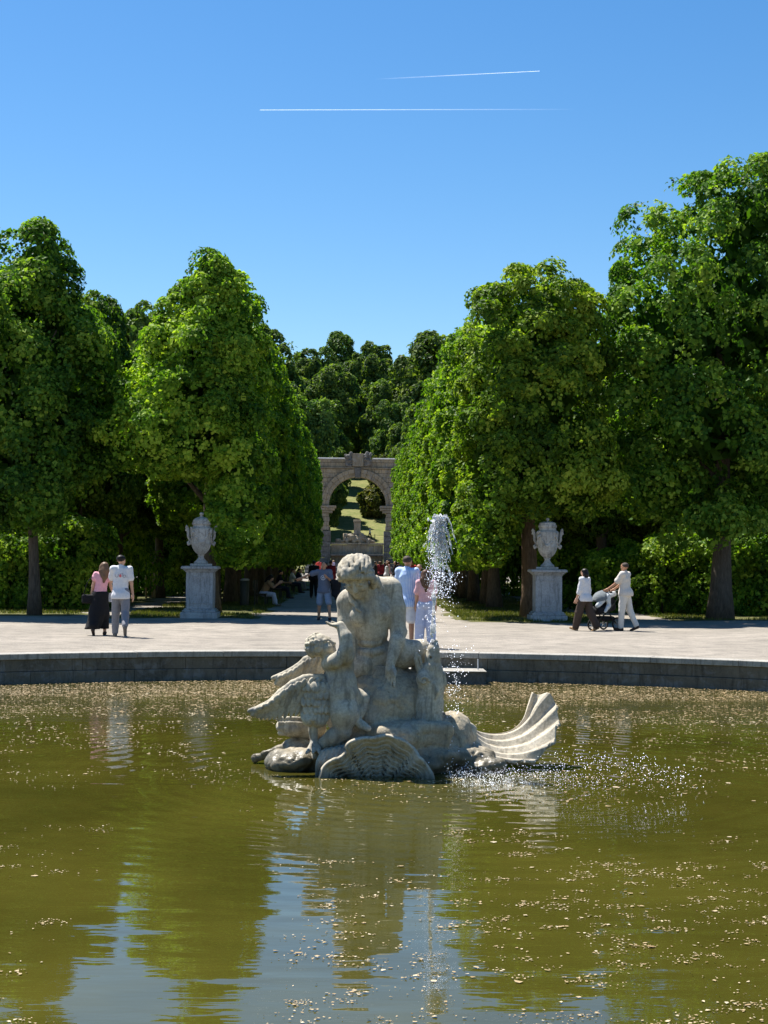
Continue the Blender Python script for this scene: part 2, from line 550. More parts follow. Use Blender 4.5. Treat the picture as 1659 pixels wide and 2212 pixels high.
def gravel_mat():
    m, nt, out = new_mat('gravel')
    geo = nt.nodes.new('ShaderNodeNewGeometry')
    vec = geo.outputs['Position']
    big = noise_n(nt, vec, 0.35, 4, 0.6)
    mid = noise_n(nt, vec, 1.7, 6, 0.75)
    fine = noise_n(nt, vec, 26, 4, 0.75)
    c = mixc(nt, ramp(nt, big, [(0.35, 0), (0.65, 1)]), (0.26, 0.232, 0.195), (0.355, 0.315, 0.265))
    c = mixc(nt, ramp(nt, mid, [(0.36, 0.8), (0.56, 0)]), c, (0.155, 0.14, 0.12))
    c = mixc(nt, ramp(nt, fine, [(0.36, 0.75), (0.56, 0)]), c, (0.16, 0.145, 0.125))
    c = mixc(nt, ramp(nt, fine, [(0.58, 0), (0.72, 0.7)]), c, (0.46, 0.43, 0.39))
    h = math_n(nt, 'MULTIPLY_ADD', mid, 0.6, fine)
    principled(nt, out, c, 0.95, bump_n(nt, h, 0.8, 0.02), 0.15)
    return m
M['gravel'] = gravel_mat()

def earth_mat(name, a, b, s=3.0):
    m, nt, out = new_mat(name)
    geo = nt.nodes.new('ShaderNodeNewGeometry')
    vec = geo.outputs['Position']
    n = noise_n(nt, vec, s, 6, 0.7)
    f = noise_n(nt, vec, s*9, 4, 0.7)
    c = mixc(nt, ramp(nt, n, [(0.36, 0), (0.62, 1)]), a, b)
    c = mixc(nt, ramp(nt, f, [(0.35, 0.6), (0.55, 0)]), c, tuple(x*0.5 for x in a))
    principled(nt, out, c, 0.95, bump_n(nt, f, 0.8, 0.03), 0.1)
    return m
M['turf'] = earth_mat('turf', (0.075, 0.085, 0.025), (0.15, 0.14, 0.06))
M['hill'] = earth_mat('hill_grass', (0.115, 0.14, 0.04), (0.21, 0.20, 0.08), 0.7)

# ------------------------------------------------------------------ ground
PCX, PCY, PR = 0.3, 15.5, 13.0
def polar(radii, n, c, z):
    a = np.arange(n)*2*np.pi/n
    v = np.concatenate([np.stack([c[0]+r*np.cos(a), c[1]+r*np.sin(a), np.full(n, z)], 1) for r in radii])
    q = [(i*n+j, (i+1)*n+j, (i+1)*n+(j+1) % n, i*n+(j+1) % n) for i in range(len(radii)-1) for j in range(n)]
    return v, np.array(q)
v, q = polar([PR+0.44, 15, 18, 24, 40, 80, 160, 400, 1200, 5000], 160, (PCX, PCY), 0)
# faint unevenness of the trodden gravel
rr = np.hypot(v[:, 0]-PCX, v[:, 1]-PCY)
tag(link('ground', mesh_np('ground', v, q[:, ::-1]), M['gravel']), 'pale gravel ground of the park walks', kind='structure')

def strip(name, x0, x1, y0, y1, z, mat, seed, nx=14, ny=120, rag=0.5):
    xs = np.linspace(x0, x1, nx); ys = np.linspace(y0, y1, ny)
    X, Y = np.meshgrid(xs, ys, indexing='ij')
    fx = (X-x0)/(x1-x0)*2-1; fy = (Y-y0)/(y1-y0)*2-1
    X = X+fx*rag*fbm(Y*0.7, X*0+1.3, Y*0, 3, seed)*(np.abs(fx) > 0.6)
    Y = Y+fy*rag*1.6*fbm(X*0.8, X*0+4.3, Y*0, 3, seed+5)*(np.abs(fy) > 0.97)
    v = np.stack([X, Y, np.full_like(X, z)], -1).reshape(-1, 3)
    i, j = np.meshgrid(np.arange(nx-1), np.arange(ny-1), indexing='ij')
    a = (i*ny+j).ravel()
    q = np.stack([a, a+ny, a+ny+1, a+1], 1)
    return tag(link(name, mesh_np(name, v, q), mat), kind='structure')
strip('lawn_left_of_avenue', -7.0, -3.0, 44.2, 126, 0.006, M['turf'], 3)
strip('lawn_right_of_avenue', 3.1, 7.4, 43.6, 126, 0.006, M['turf'], 8)
strip('lawn_left', -40, -8.4, 45.5, 130, 0.006, M['turf'], 13)
strip('lawn_right', 9.6, 40, 46.2, 130, 0.006, M['turf'], 23)

def hill_z(x, y):
    t = np.clip((y-212)/60, 0, None)
    z = np.where(y < 212, 0.0, 0.19*(y-212)*np.clip(t, 0, 1)**0.35)
    z = np.where(y > 420, 0.19*208+(y-420)*0.03, z)
    return z+np.where(y > 214, 0.5*fbm(x*0.05, y*0.05, 0*x, 2, 4), 0)-0.4*(y < 214)
xs = np.linspace(-200, 200, 70); ys = np.concatenate([np.linspace(207, 300, 60), np.linspace(305, 700, 40)])
X, Y = np.meshgrid(xs, ys, indexing='ij')
v = np.stack([X, Y, hill_z(X, Y)], -1).reshape(-1, 3)
i, j = np.meshgrid(np.arange(69), np.arange(99), indexing='ij'); a = (i*100+j).ravel()
tag(link('hill', mesh_np('hill', v, np.stack([a, a+100, a+101, a+1], 1)), M['hill']), 'dry grass hillside rising behind the ruined arch', kind='structure')

# grass tufts along the lawn edges
def blades(name, pts, hgt, seed, mat, wid=0.012):
    r = np.random.default_rng(seed); n = len(pts)
    ang = r.uniform(0, 2*np.pi, n); h = hgt*r.uniform(0.5, 1.3, n)
    d = np.stack([np.cos(ang), np.sin(ang), 0*ang], 1)
    lean = np.stack([r.normal(0, .35, n)*h, r.normal(0, .35, n)*h, h], 1)
    v = np.stack([pts-d*wid, pts+d*wid, pts+lean], 1).reshape(-1, 3)
    me = mesh_np(name, v, np.arange(3*n).reshape(-1, 3), False)
    at = me.attributes.new('tint', 'FLOAT', 'FACE'); at.data.foreach_set('value', r.uniform(0, 1, n).astype(np.float32))
    return link(name, me, mat)
gp = []
r_ = np.random.default_rng(5)
for x0, x1, y0, y1, n in ((-7, -3, 44.4, 60, 16000), (3.1, 7.3, 43.8, 60, 18000), (-7, -2.9, 60, 90, 6000), (3.0, 7.3, 60, 90, 6000), (-16, -8.4, 45.8, 54, 9000), (9.6, 18, 46.5, 54, 9000)):
    p = np.stack([r_.uniform(x0, x1, n), r_.uniform(y0, y1, n), np.full(n, 0.006)], 1)
    keep = fbm(p[:, 0]*0.8, p[:, 1]*0.8, p[:, 0]*0, 3, 31) > -0.15
    gp.append(p[keep])
tag(blades('grass', np.concatenate(gp), 0.085, 6, M['grass'], 0.014), 'short grass growing under the rows of trees', 'grass', kind='stuff')

# ------------------------------------------------------------------ pool
def arc_block(r0, r1, z0, z1, a, bev=0.008, n=6):
    """a ring stone spanning +-a/2 about +Y, bevelled on its joints"""
    mb = MB()
    prof = [(r0+bev, z0), (r0, z0+bev), (r0, z1-bev), (r0+bev, z1), (r1-bev, z1), (r1, z1-bev), (r1, z0+bev), (r1-bev, z0)]
    m = len(prof); v = []
    th = np.linspace(-a/2, a/2, n)
    for t in th:
        v += [(r*math.sin(t), r*math.cos(t), z) for r, z in prof]
    q = [(i*m+j, i*m+(j+1) % m, (i+1)*m+(j+1) % m, (i+1)*m+j) for i in range(n-1) for j in range(m)]
    mb.raw(v, q, [(0, j+1, j) for j in range(1, m-1)] + [((n-1)*m, (n-1)*m+j, (n-1)*m+j+1) for j in range(1, m-1)])
    return mb.mesh('ring_stone')
pool = empty('pool_wall', (PCX, PCY, 0))
tag(pool, 'round grey stone retaining wall edging the fountain pool', 'pool wall')
NC, NW = 52, 44
cop = arc_block(PR-0.035, PR+0.40, -0.075, 0.028, 2*math.pi/NC-0.0006)
for i in range(NC):
    link('coping_stone', cop, M['coping'], pool, (0, 0, rng.uniform(-0.003, 0.003)), (0, 0, i*2*math.pi/NC+0.03))
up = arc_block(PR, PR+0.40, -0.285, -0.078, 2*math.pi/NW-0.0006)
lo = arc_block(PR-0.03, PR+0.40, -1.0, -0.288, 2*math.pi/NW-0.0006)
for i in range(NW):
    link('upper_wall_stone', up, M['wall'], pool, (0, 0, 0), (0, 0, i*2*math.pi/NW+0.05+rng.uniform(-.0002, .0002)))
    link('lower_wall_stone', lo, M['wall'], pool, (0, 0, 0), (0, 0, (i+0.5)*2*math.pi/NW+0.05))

led = MB().box((1.0, 27.55, -0.9), (2.32, 28.45, -0.27), 0.015).build('pool_ledge', M['arch_dark'])
tag(led, 'low dark stone ledge against the far pool wall behind the sculpture', 'ledge')
MB().box((0.97, 27.52, -0.268), (2.34, 28.45, -0.250), 0.01).build('ledge_slab', M['coping'], led)
MB().tube([(2.2, 27.75, -0.236), (2.2, 27.75, -0.05)], 0.014).build('nozzle', M['lead'], led)

def water_mat():
    m, nt, out = new_mat('pool_water')
    geo = nt.nodes.new('ShaderNodeNewGeometry')
    pos = geo.outputs['Position']
    def off(c, sc=(1, 1, 1)):
        mp = nt.nodes.new('ShaderNodeMapping'); mp.vector_type = 'POINT'
        mp.inputs['Location'].default_value = (-c[0]*sc[0], -c[1]*sc[1], 0); mp.inputs['Scale'].default_value = sc
        nt.links.new(pos, mp.inputs[0]); return mp.outputs[0]
    def rings(c, scale, dist, fall):
        p = off(c, (1, 1, 0))
        w = nt.nodes.new('ShaderNodeTexWave'); w.wave_type = 'RINGS'; w.rings_direction = 'SPHERICAL'; w.wave_profile = 'SIN'
        w.inputs['Scale'].default_value = scale; w.inputs['Distortion'].default_value = dist
        w.inputs['Detail'].default_value = 2; w.inputs['Detail Scale'].default_value = 0.5
        nt.links.new(p, w.inputs['Vector'])
        ln = nt.nodes.new('ShaderNodeVectorMath'); ln.operation = 'LENGTH'; nt.links.new(p, ln.inputs[0])
        f = nt.nodes.new('ShaderNodeMapRange')
        f.inputs[1].default_value = 0.4; f.inputs[2].default_value = fall; f.inputs[3].default_value = 1; f.inputs[4].default_value = 0.10
        nt.links.new(ln.outputs['Value'], f.inputs[0])
        ff = math_n(nt, 'POWER', f.outputs[0], 1.6)
        return math_n(nt, 'MULTIPLY', w.outputs[1], ff)
    h = math_n(nt, 'MULTIPLY', rings((0.75, 15.6), 1.1, 2.0, 9.0), WR1)
    h = math_n(nt, 'MULTIPLY_ADD', rings((1.9, 14.9), 1.5, 5.0, 5.5), WR2, h)
    n1 = noise_n(nt, off((0, 0), (0.35, 1.3, 1)), 1.5, 1.5, 0.45, 0.4)
    h = math_n(nt, 'MULTIPLY_ADD', n1, WN1, h)
    n2 = noise_n(nt, off((0, 0), (3.0, 9, 1)), 1.0, 2, 0.5)
    h = math_n(nt, 'MULTIPLY_ADD', n2, WN2, h)
    # breeze-ruffled far water
    sep = nt.nodes.new('ShaderNodeSeparateXYZ'); nt.links.new(pos, sep.inputs[0])
    fr = nt.nodes.new('ShaderNodeMapRange'); fr.inputs[1].default_value = 19.5; fr.inputs[2].default_value = 25
    nt.links.new(math_n(nt, 'MULTIPLY_ADD', noise_n(nt, pos, 0.5, 2), 4, math_n(nt, 'SUBTRACT', sep.outputs[1], 2)), fr.inputs[0])
    n3 = noise_n(nt, off((0, 0), (5, 11, 1)), 1.0, 2, 0.6)
    h = math_n(nt, 'MULTIPLY_ADD', math_n(nt, 'MULTIPLY', n3, fr.outputs[0]), WN3, h)
    b = nt.nodes.new('ShaderNodeBump'); b.inputs['Strength'].default_value = 1; b.inputs['Distance'].default_value = 1
    nt.links.new(h, b.inputs['Height'])
    mud = noise_n(nt, pos, 0.5, 4, 0.6)
    c = mixc(nt, ramp(nt, mud, [(0.35, 0), (0.65, 1)]), WATER_A, WATER_B)
    p = principled(nt, out, c, 0.015, b.outputs[0], 0.5)
    p.inputs['IOR'].default_value = 1.55
    return m
WR1, WR2, WN1, WN2, WN3 = 0.0030, 0.0016, 0.008, 0.0014, 0.012
WATER_A, WATER_B = (0.042, 0.039, 0.006), (0.063, 0.057, 0.009)
M['water'] = water_mat()
v, q = polar([0.01, 2, 4, 6, 8, 10, 12, PR-0.01], 120, (PCX, PCY), WATER_Z)
tag(link('water', mesh_np('water', v, q[:, ::-1]), M['water']), 'murky olive green pool water with soft ripples', 'water', kind='structure')

def petal_mat():
    m, nt, out = new_mat('floating_petal')
    at = N(nt, 'ShaderNodeAttribute', attribute_name='tint')
    c = ramp(nt, at.outputs['Fac'], [(0.0, (0.20, 0.13, 0.05)), (0.4, (0.27, 0.19, 0.09)), (0.75, (0.38, 0.29, 0.155)), (1.0, (0.48, 0.41, 0.28))])
    principled(nt, out, c, 0.6, None, 0.3)
    return m
M['petal'] = petal_mat()
def petals():
    r = np.random.default_rng(11)
    P = []
    def add(n, y0, y1, dens, per, rad, xc=None):
        y = r.uniform(y0, y1, n); x = r.uniform(-1, 1, n)*(0.27*y+0.4) + 0.017*y
        d = fbm(x*0.9, y*0.9, x*0, 3, 77)
        keep = d > dens
        x, y = x[keep], y[keep]
        m = r.poisson(per, len(x))+1
        x = np.repeat(x, m); y = np.repeat(y, m)
        x = x+r.normal(0, rad*1.7, len(x)); y = y+r.normal(0, rad, len(y))
        P.append(np.stack([x, y], 1))
    add(900, 6.5, 14, 0.15, 13, 0.030)
    add(1200, 6.5, 16, -0.2, 0.8, 0.03)
    add(3600, 14, 24, -0.3, 1.6, 0.05)
    add(4200, 21, 28.6, -0.3, 2, 0.08)
    add(4600, 24.5, 28.6, -0.9, 3, 0.1)
    P = np.concatenate(P)
    rr = np.hypot(P[:, 0]-PCX, P[:, 1]-PCY)
    P = P[(rr < PR-0.06) & (np.hypot((P[:, 0]-0.25)/1.6, (P[:, 1]-16.5)/1.0) > 1)]
    n = len(P)
    s = r.lognormal(math.log(0.0085), 0.45, n)*np.clip(P[:, 1]/16, 0.7, 1.5)
    a = r.uniform(0, 2*np.pi, n); asp = r.uniform(0.5, 1, n)
    V = np.zeros((n, 5, 3)); V[:, :, 2] = WATER_Z+0.004
    for j in range(5):
        t = a+j*2*np.pi/5; rad = s*r.uniform(0.6, 1.25, n)
        V[:, j, 0] = P[:, 0]+rad*np.cos(t); V[:, j, 1] = P[:, 1]+rad*np.sin(t)*asp
        V[:, j, 2] += r.uniform(0, 0.006, n)
    me = mesh_np('floating_petals', V.reshape(-1, 3), np.arange(5*n).reshape(-1, 5), False)
    at = me.attributes.new('tint', 'FLOAT', 'FACE')
    t = np.clip(r.normal(0.62, 0.25, n)-0.25*(P[:, 1] > 22), 0, 1)
    at.data.foreach_set('value', t.astype(np.float32))
    o = link('floating_petals', me, M['petal'])
    tag(o, 'pale fallen petals and bits floating on the pool', 'petals', kind='stuff')
petals()

# ------------------------------------------------------------------ contrails high in the sky
def contrail(p0, p1, r0, r1, label):
    """ice trail, dense at p0 and dissolving towards p1"""
    m, nt, out = new_mat('contrail_ice')
    g = coords(nt, 'Generated')
    sep = nt.nodes.new('ShaderNodeSeparateXYZ'); nt.links.new(g, sep.inputs[0])
    x = sep.outputs[0] if p1[0] > p0[0] else math_n(nt, 'SUBTRACT', 1, sep.outputs[0])
    n = noise_n(nt, coords(nt, 'Object', (0.006, 0.006, 0.006)), 3, 3)
    a = ramp(nt, x, [(0.0, 0.34), (0.25, 0.22), (0.6, 0.09), (1.0, 0.0)])
    lw = nt.nodes.new('ShaderNodeLayerWeight'); lw.inputs[0].default_value = 0.5
    edge = math_n(nt, 'SUBTRACT', 1, lw.outputs['Facing'])
    a = math_n(nt, 'MULTIPLY', math_n(nt, 'MULTIPLY', a, math_n(nt, 'MULTIPLY_ADD', n, 0.8, 0.5)), edge, clamp=True)
    d = N(nt, 'ShaderNodeBsdfDiffuse'); d.inputs[0].default_value = (0.95, 0.95, 0.95, 1)
    tl = N(nt, 'ShaderNodeBsdfTranslucent'); tl.inputs[0].default_value = (0.95, 0.95, 0.95, 1)
    ad = nt.nodes.new('ShaderNodeAddShader'); nt.links.new(d.outputs[0], ad.inputs[0]); nt.links.new(tl.outputs[0], ad.inputs[1])
    tr = nt.nodes.new('ShaderNodeBsdfTransparent'); mx = nt.nodes.new('ShaderNodeMixShader')
    nt.links.new(a, mx.inputs[0]); nt.links.new(tr.outputs[0], mx.inputs[1]); nt.links.new(ad.outputs[0], mx.inputs[2])
    nt.links.new(mx.outputs[0], out.inputs[0])
    t = np.linspace(0, 1, 60)[:, None]
    p0 = np.array(p0, float); p1 = np.array(p1, float)
    o = MB().tube(p0+(p1-p0)*t, r0+(r1-r0)*t[:, 0], 12, False).build('contrail', m, None, True)
    return tag(o, label, 'contrail', 'contrails in the sky', 'thing')
def sky_pt(px, py, D):
    return ((px-772)/3322*D, D, 1.7+(1212+0.0096*(px-772)-py)/3322*D)
contrail(sky_pt(551, 231, 9000), sky_pt(1240, 226, 10500), 1.6, 4.5, 'long thin white contrail running level, the lower of the two')
contrail(sky_pt(1160, 142, 9500), sky_pt(800, 162, 9500), 1.4, 4.0, 'short thin white contrail slanting up to the right, the upper of the two')
print('setting', round(time.time()-T0, 1))
# ------------------------------------------------------------------ trees
def crown_mesh(name, blobs, nclus, per, leaf, rad, seed, skin=0.35, core=0.0, rough=0.22, droop=0.35, lump=0.62, nl=None, ends=0.90):
    """leaves gathered in drooping clumps through the outer part of a union of superellipsoids"""
    r = np.random.default_rng(seed)
    B = np.array([b[:7] for b in blobs], float)
    area = (B[:, 3]*B[:, 4]+B[:, 3]*B[:, 5]+B[:, 4]*B[:, 5]); area /= area.sum()
    which = r.choice(len(B), nclus, p=area)
    d = r.normal(size=(nclus, 3)); b = B[which]
    d = d*b[:, 3:6]; d /= np.linalg.norm(d, axis=1)[:, None]
    e = b[:, 6]
    rs = (np.abs(d/b[:, 3:6])**e[:, None]).sum(1)**(-1/e)
    f = 1-skin*r.uniform(0, 1, nclus)**1.6
    P = d*rs[:, None]
    und = fbm(P[:, 0]*0.9+seed, P[:, 1]*0.9, P[:, 2]*0.9, 3, seed)
    P = P*(f*(1+rough*und*0.45))[:, None]
    nrm = np.sign(d)*np.abs(d/b[:, 3:6])**(e-1)[:, None]/b[:, 3:6]
    nrm /= np.linalg.norm(nrm, axis=1)[:, None]
    P = P+b[:, :3]
    # most clumps of leaves sit on bough-ends that swell out of the crown
    nl = nl or max(60, nclus//27)
    li = r.integers(0, nclus, nl)
    LP = P[li]; LN = nrm[li]; LR = lump*r.uniform(0.55, 1.25, nl); LW = which[li]
    pick = r.random(nclus) < ends
    wl_ = r.integers(0, nl, nclus)
    dv = LN[wl_]*0.75+np.array([0, 0, 0.35])+r.normal(size=(nclus, 3))*0.75
    dv /= np.linalg.norm(dv, axis=1)[:, None]
    Q = LP[wl_]-LN[wl_]*(LR[wl_]*0.35)[:, None]+dv*(LR[wl_]*r.uniform(0.75, 1.05, nclus))[:, None]*np.array([1, 1, 0.85])
    P = np.where(pick[:, None], Q, P); nrm = np.where(pick[:, None], dv, nrm); which = np.where(pick, LW[wl_], which)
    keep = np.ones(nclus, bool)
    for i in range(len(B)):
        q = ((np.abs((P-B[i, :3])/B[i, 3:6]))**B[i, 6]).sum(1)**(1/B[i, 6])
        keep &= ~((q < 1-skin) & (which != i))
    hole = fbm(P[:, 0]*1.5, P[:, 1]*1.5+9, P[:, 2]*1.5, 2, seed+3)
    keep &= hole > -0.72
    P, nrm = P[keep], nrm[keep]
    n = len(P)
    tone = np.clip(0.5+0.42*fbm(P[:, 0]*1.1, P[:, 1]*1.1, P[:, 2]*1.1, 2, seed+8)+r.normal(0, .20, n), 0, 1)
    ax = nrm*1.2+np.array([0, 0, 0.30])+r.normal(0, .25, (n, 3)); ax /= np.linalg.norm(ax, axis=1)[:, None]
    size = r.uniform(0.65, 1.35, n)
    P = np.repeat(P, per, 0); ax = np.repeat(ax, per, 0); size = np.repeat(size, per); tone = np.repeat(tone, per)
    m = len(P)
    rd = r.normal(size=(m, 3)); rd -= ax*(rd*ax).sum(1)[:, None]; rd /= np.linalg.norm(rd, axis=1)[:, None]
    q = np.sqrt(r.uniform(0, 1, m))
    c = P+rd*(q*rad*size)[:, None]+ax*((0.55-0.75*q*q)*rad*size)[:, None]
    ld = rd*(0.35+q)[:, None]+np.array([0, 0, -droop])+r.normal(0, .35, (m, 3)); ld /= np.linalg.norm(ld, axis=1)[:, None]
    ln = ax+0.7*rd*q[:, None]+r.normal(0, .30, (m, 3)); ln -= ld*(ln*ld).sum(1)[:, None]; ln /= np.linalg.norm(ln, axis=1)[:, None]
    sd = np.cross(ld, ln)
    L = leaf*np.exp(r.normal(0, .28, m)); W = L*r.uniform(0.36, 0.5, m)
    V = np.empty((m, 4, 3))
    V[:, 0] = c-ld*(L*0.45)[:, None]
    V[:, 1] = c+sd*W[:, None]+ln*(L*0.10)[:, None]
    V[:, 2] = c+ld*(L*0.55)[:, None]-ln*(L*0.12)[:, None]
    V[:, 3] = c-sd*W[:, None]+ln*(L*0.10)[:, None]
    tint = np.clip(tone+r.normal(0, .16, m), 0, 1)
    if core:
        # large quads added inside to block light, with shade put into their tint
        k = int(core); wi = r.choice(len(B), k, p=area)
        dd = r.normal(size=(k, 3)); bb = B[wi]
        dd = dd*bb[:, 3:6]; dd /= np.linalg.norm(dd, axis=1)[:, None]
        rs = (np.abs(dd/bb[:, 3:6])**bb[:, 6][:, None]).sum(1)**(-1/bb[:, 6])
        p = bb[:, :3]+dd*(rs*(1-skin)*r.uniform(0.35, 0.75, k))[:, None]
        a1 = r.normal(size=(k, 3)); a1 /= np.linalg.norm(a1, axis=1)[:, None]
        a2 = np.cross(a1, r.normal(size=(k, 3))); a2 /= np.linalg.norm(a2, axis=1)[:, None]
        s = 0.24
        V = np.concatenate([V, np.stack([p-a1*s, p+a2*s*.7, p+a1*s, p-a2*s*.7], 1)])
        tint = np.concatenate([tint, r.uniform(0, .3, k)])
    mm = len(V)
    me = mesh_np(name, V.reshape(-1, 3), np.arange(4*mm).reshape(-1, 4), False)
    at = me.attributes.new('tint', 'FLOAT', 'FACE'); at.data.foreach_set('value', tint.astype(np.float32))
    return me

def trunk_mesh(h, r0, r1, limbs, seed, lean=(0, 0), n=12):
    r = np.random.default_rng(seed)
    mb = MB()
    t = np.linspace(0, 1, 10)
    pts = np.stack([lean[0]*t+0.05*np.sin(t*5+seed), lean[1]*t+0.05*np.cos(t*4+seed)-0.05, t*h], 1)
    rad = r0+(r1-r0)*t; rad[0] *= 1.45; rad[1] *= 1.12
    pts[0, 2] = -0.05
    mb.tube(pts, rad, n)
    for (z, dx, dy, dz, rr) in limbs:
        tz = z/h
        b = np.array([lean[0]*tz, lean[1]*tz, z])
        u = np.linspace(0, 1, 6)[:, None]
        p = b+u*np.array([dx, dy, dz])+np.array([0, 0, 0.12])*np.sin(u*3)*np.linalg.norm([dx, dy])*0.5+r.normal(0, .03, (6, 3))*u
        mb.tube(p, np.linspace(rr, rr*0.3, 6), 7)
    return mb.mesh('trunk', True)

def auto_limbs(h, seed, reach=1.6, n=6, z0=0.45):
    r = np.random.default_rng(seed); L = []
    for i in range(n):
        a = r.uniform(0, 6.28); z = h*(z0+(1-z0)*i/n)
        L.append((z, math.cos(a)*reach, math.sin(a)*reach, r.uniform(0.8, 1.8), 0.09*(1-i/n*0.5)))
    return L

def tree(name, loc, crown, trunk, lm, bm, label, group, rz=0.0, sc=1.0, szz=1.0):
    o = empty(name, loc, rz, label=label, cat='tree', group=group)
    t = link('trunk', trunk, bm, o); c = link('crown', crown, lm, o)
    o.scale = (sc, sc, sc*szz)
    return o

# --- clipped trees of the avenue: face towards +x is cut flat
av_blobs = [[(0, 0, 6.7, 2.15, 2.75, 3.9, 4.0), (1.25, 0, 4.0, 0.95, 2.7, 2.35, 5.0), (-0.3, 0.2, 9.3, 1.4, 1.6, 1.5, 2.4), (-0.9, 0, 4.6, 1.3, 2.4, 1.6, 3)],
            [(0, 0, 6.5, 2.15, 2.7, 3.9, 4.4), (1.2, 0.1, 4.0, 1.0, 2.6, 2.4, 4.6), (0.1, -0.5, 9.2, 1.6, 1.4, 1.4, 2.4), (-0.8, 0, 4.8, 1.4, 2.4, 1.8, 3)]]
av_crowns = [crown_mesh('avenue_crown', av_blobs[i], 5800, 11, 0.14, 0.24, 40+i, 0.16, 2600, 0.04, lump=0.26, nl=520, ends=0.6) for i in range(2)]
av_trunks = [trunk_mesh(6.5, 0.24, 0.10, auto_limbs(6.5, 9+i, 1.2), i) for i in range(2)]
ordinal = ['first', 'second', 'third', 'fourth', 'fifth', 'sixth', 'seventh', 'eighth', 'ninth', 'tenth', 'eleventh', 'twelfth', 'thirteenth', 'fourteenth', 'fifteenth', 'sixteenth']

# the two trees that end the avenue rows get crowns of their own
fl_blobs = [(-4.5, 47.6, 10.3, 0.70, 0.9, 0.95, 2.1), (-4.65, 47.7, 9.2, 1.15, 1.5, 1.15, 2.2), (-4.9, 47.9, 8.1, 1.65, 2.1, 1.25, 2.3), (-5.15, 48.0, 6.9, 2.1, 2.5, 1.35, 2.4),
            (-5.5, 48.0, 5.7, 2.3, 2.6, 1.25, 2.4), (-3.8, 48.5, 8.3, 0.85, 2.3, 2.3, 3.4), (-3.65, 49.0, 4.6, 0.78, 2.4, 2.8, 4.0)]
FL = crown_mesh('end_crown', [(b[0]+4.6, b[1]-50.2, *b[2:]) for b in fl_blobs], 7800, 17, 0.112, 0.27, 71, 0.26, 3000, 0.12, lump=0.40, ends=0.8)
FLt = trunk_mesh(6.8, 0.26, 0.10, [(3.0, 0.9, -0.6, 1.6, 0.13), (3.5, -1.4, -0.8, 1.5, 0.11), (4.4, 1.0, 0.5, 1.5, 0.09), (4.8, -0.8, 0.3, 2.0, 0.09), (3.3, 0.2, -1.4, 1.4, 0.09)], 21)
tree('clipped_tree', (-4.6, 48.4, 0), FL, FLt, M['leaf'], M['bark'], 'clipped tree ending the left avenue row, directly behind the left urn', 'clipped trees lining the avenue', 0, 1.0, 0.95)
fr_blobs = [(5.25, 48.2, 6.9, 2.05, 3.0, 3.4, 3.2), (5.45, 47.8, 9.6, 1.55, 1.8, 1.75, 2.8), (4.35, 47.7, 7.7, 1.3, 2.2, 2.9, 4.0), (6.4, 47.8, 8.9, 1.05, 1.6, 1.8, 2.4),
            (3.8, 48.2, 4.4, 0.85, 2.6, 2.7, 4.5), (6.2, 47.8, 4.9, 1.6, 2.0, 1.5, 2.4), (5.0, 47.2, 4.5, 1.4, 1.6, 1.3, 2.4)]
FR = crown_mesh('end_crown', [(b[0]-5.4, b[1]-49.9, *b[2:]) for b in fr_blobs], 8400, 17, 0.112, 0.27, 72, 0.24, 3000, 0.10, lump=0.40, ends=0.75)
FRt = trunk_mesh(7.0, 0.30, 0.12, [(3.6, -0.9, -0.5, 1.6, 0.13), (3.2, 1.3, -0.6, 1.7, 0.12), (4.6, -1.0, 0.5, 1.5, 0.09), (5.0, 0.8, 0.3, 2.0, 0.09)], 22, (-0.2, 0.1))
tree('clipped_tree', (5.5, 48.2, 0), FR, FRt, M['leaf'], M['bark_brown'], 'clipped tree ending the right avenue row, directly behind the right urn', 'clipped trees lining the avenue', 0, 0.97, 0.96)
for side in (-1, 1):
    for i in range(14):
        y = 56.4+5.05*i
        w = 'left' if side < 0 else 'right'
        lab = 'clipped leafy tree, %s from the near end of the %s avenue wall' % (ordinal[i+1], w)
        tree('clipped_tree', (side*5.15+random.Random(i+side).uniform(-.12, .12), y, 0), av_crowns[(i+(side > 0)) % 2], av_trunks[i % 2], M['leaf'], M['bark'],
             lab, 'clipped trees lining the avenue', 0.0 if side < 0 else math.pi, 1.0, 0.94+0.07*((i*7+3*side) % 5)/4)

# --- big trees at the picture's sides
BR_blobs = [(0.3, 0, 9.3, 3.6, 3.6, 4.3, 2.5), (1.2, -0.2, 12.2, 2.6, 2.8, 1.9, 2.3), (-1.7, -0.6, 8.4, 2.3, 2.6, 3.4, 2.3), (2.6, -0.3, 8.6, 2.6, 3.0, 4.2, 2.3),
            (-0.6, -0.8, 5.8, 3.0, 2.6, 2.0, 2.4), (-2.4, 0, 4.2, 1.5, 1.8, 1.3, 2.2), (-0.3, -0.6, 3.0, 1.6, 1.6, 0.85, 2.2), (2.6, 0, 4.9, 1.8, 2.0, 1.7, 2.2)]
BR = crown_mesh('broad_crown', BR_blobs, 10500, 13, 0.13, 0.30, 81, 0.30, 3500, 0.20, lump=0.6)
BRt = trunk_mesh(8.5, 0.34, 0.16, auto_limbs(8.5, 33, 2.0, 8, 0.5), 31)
tree('maple_tree', (11.3, 47.6, 0), BR, BRt, M['leaf_dark'], M['bark'], 'tallest broad dense maple at the right edge with thick dark trunk', 'big trees beside the plaza', 0, 0.97, 1.04)
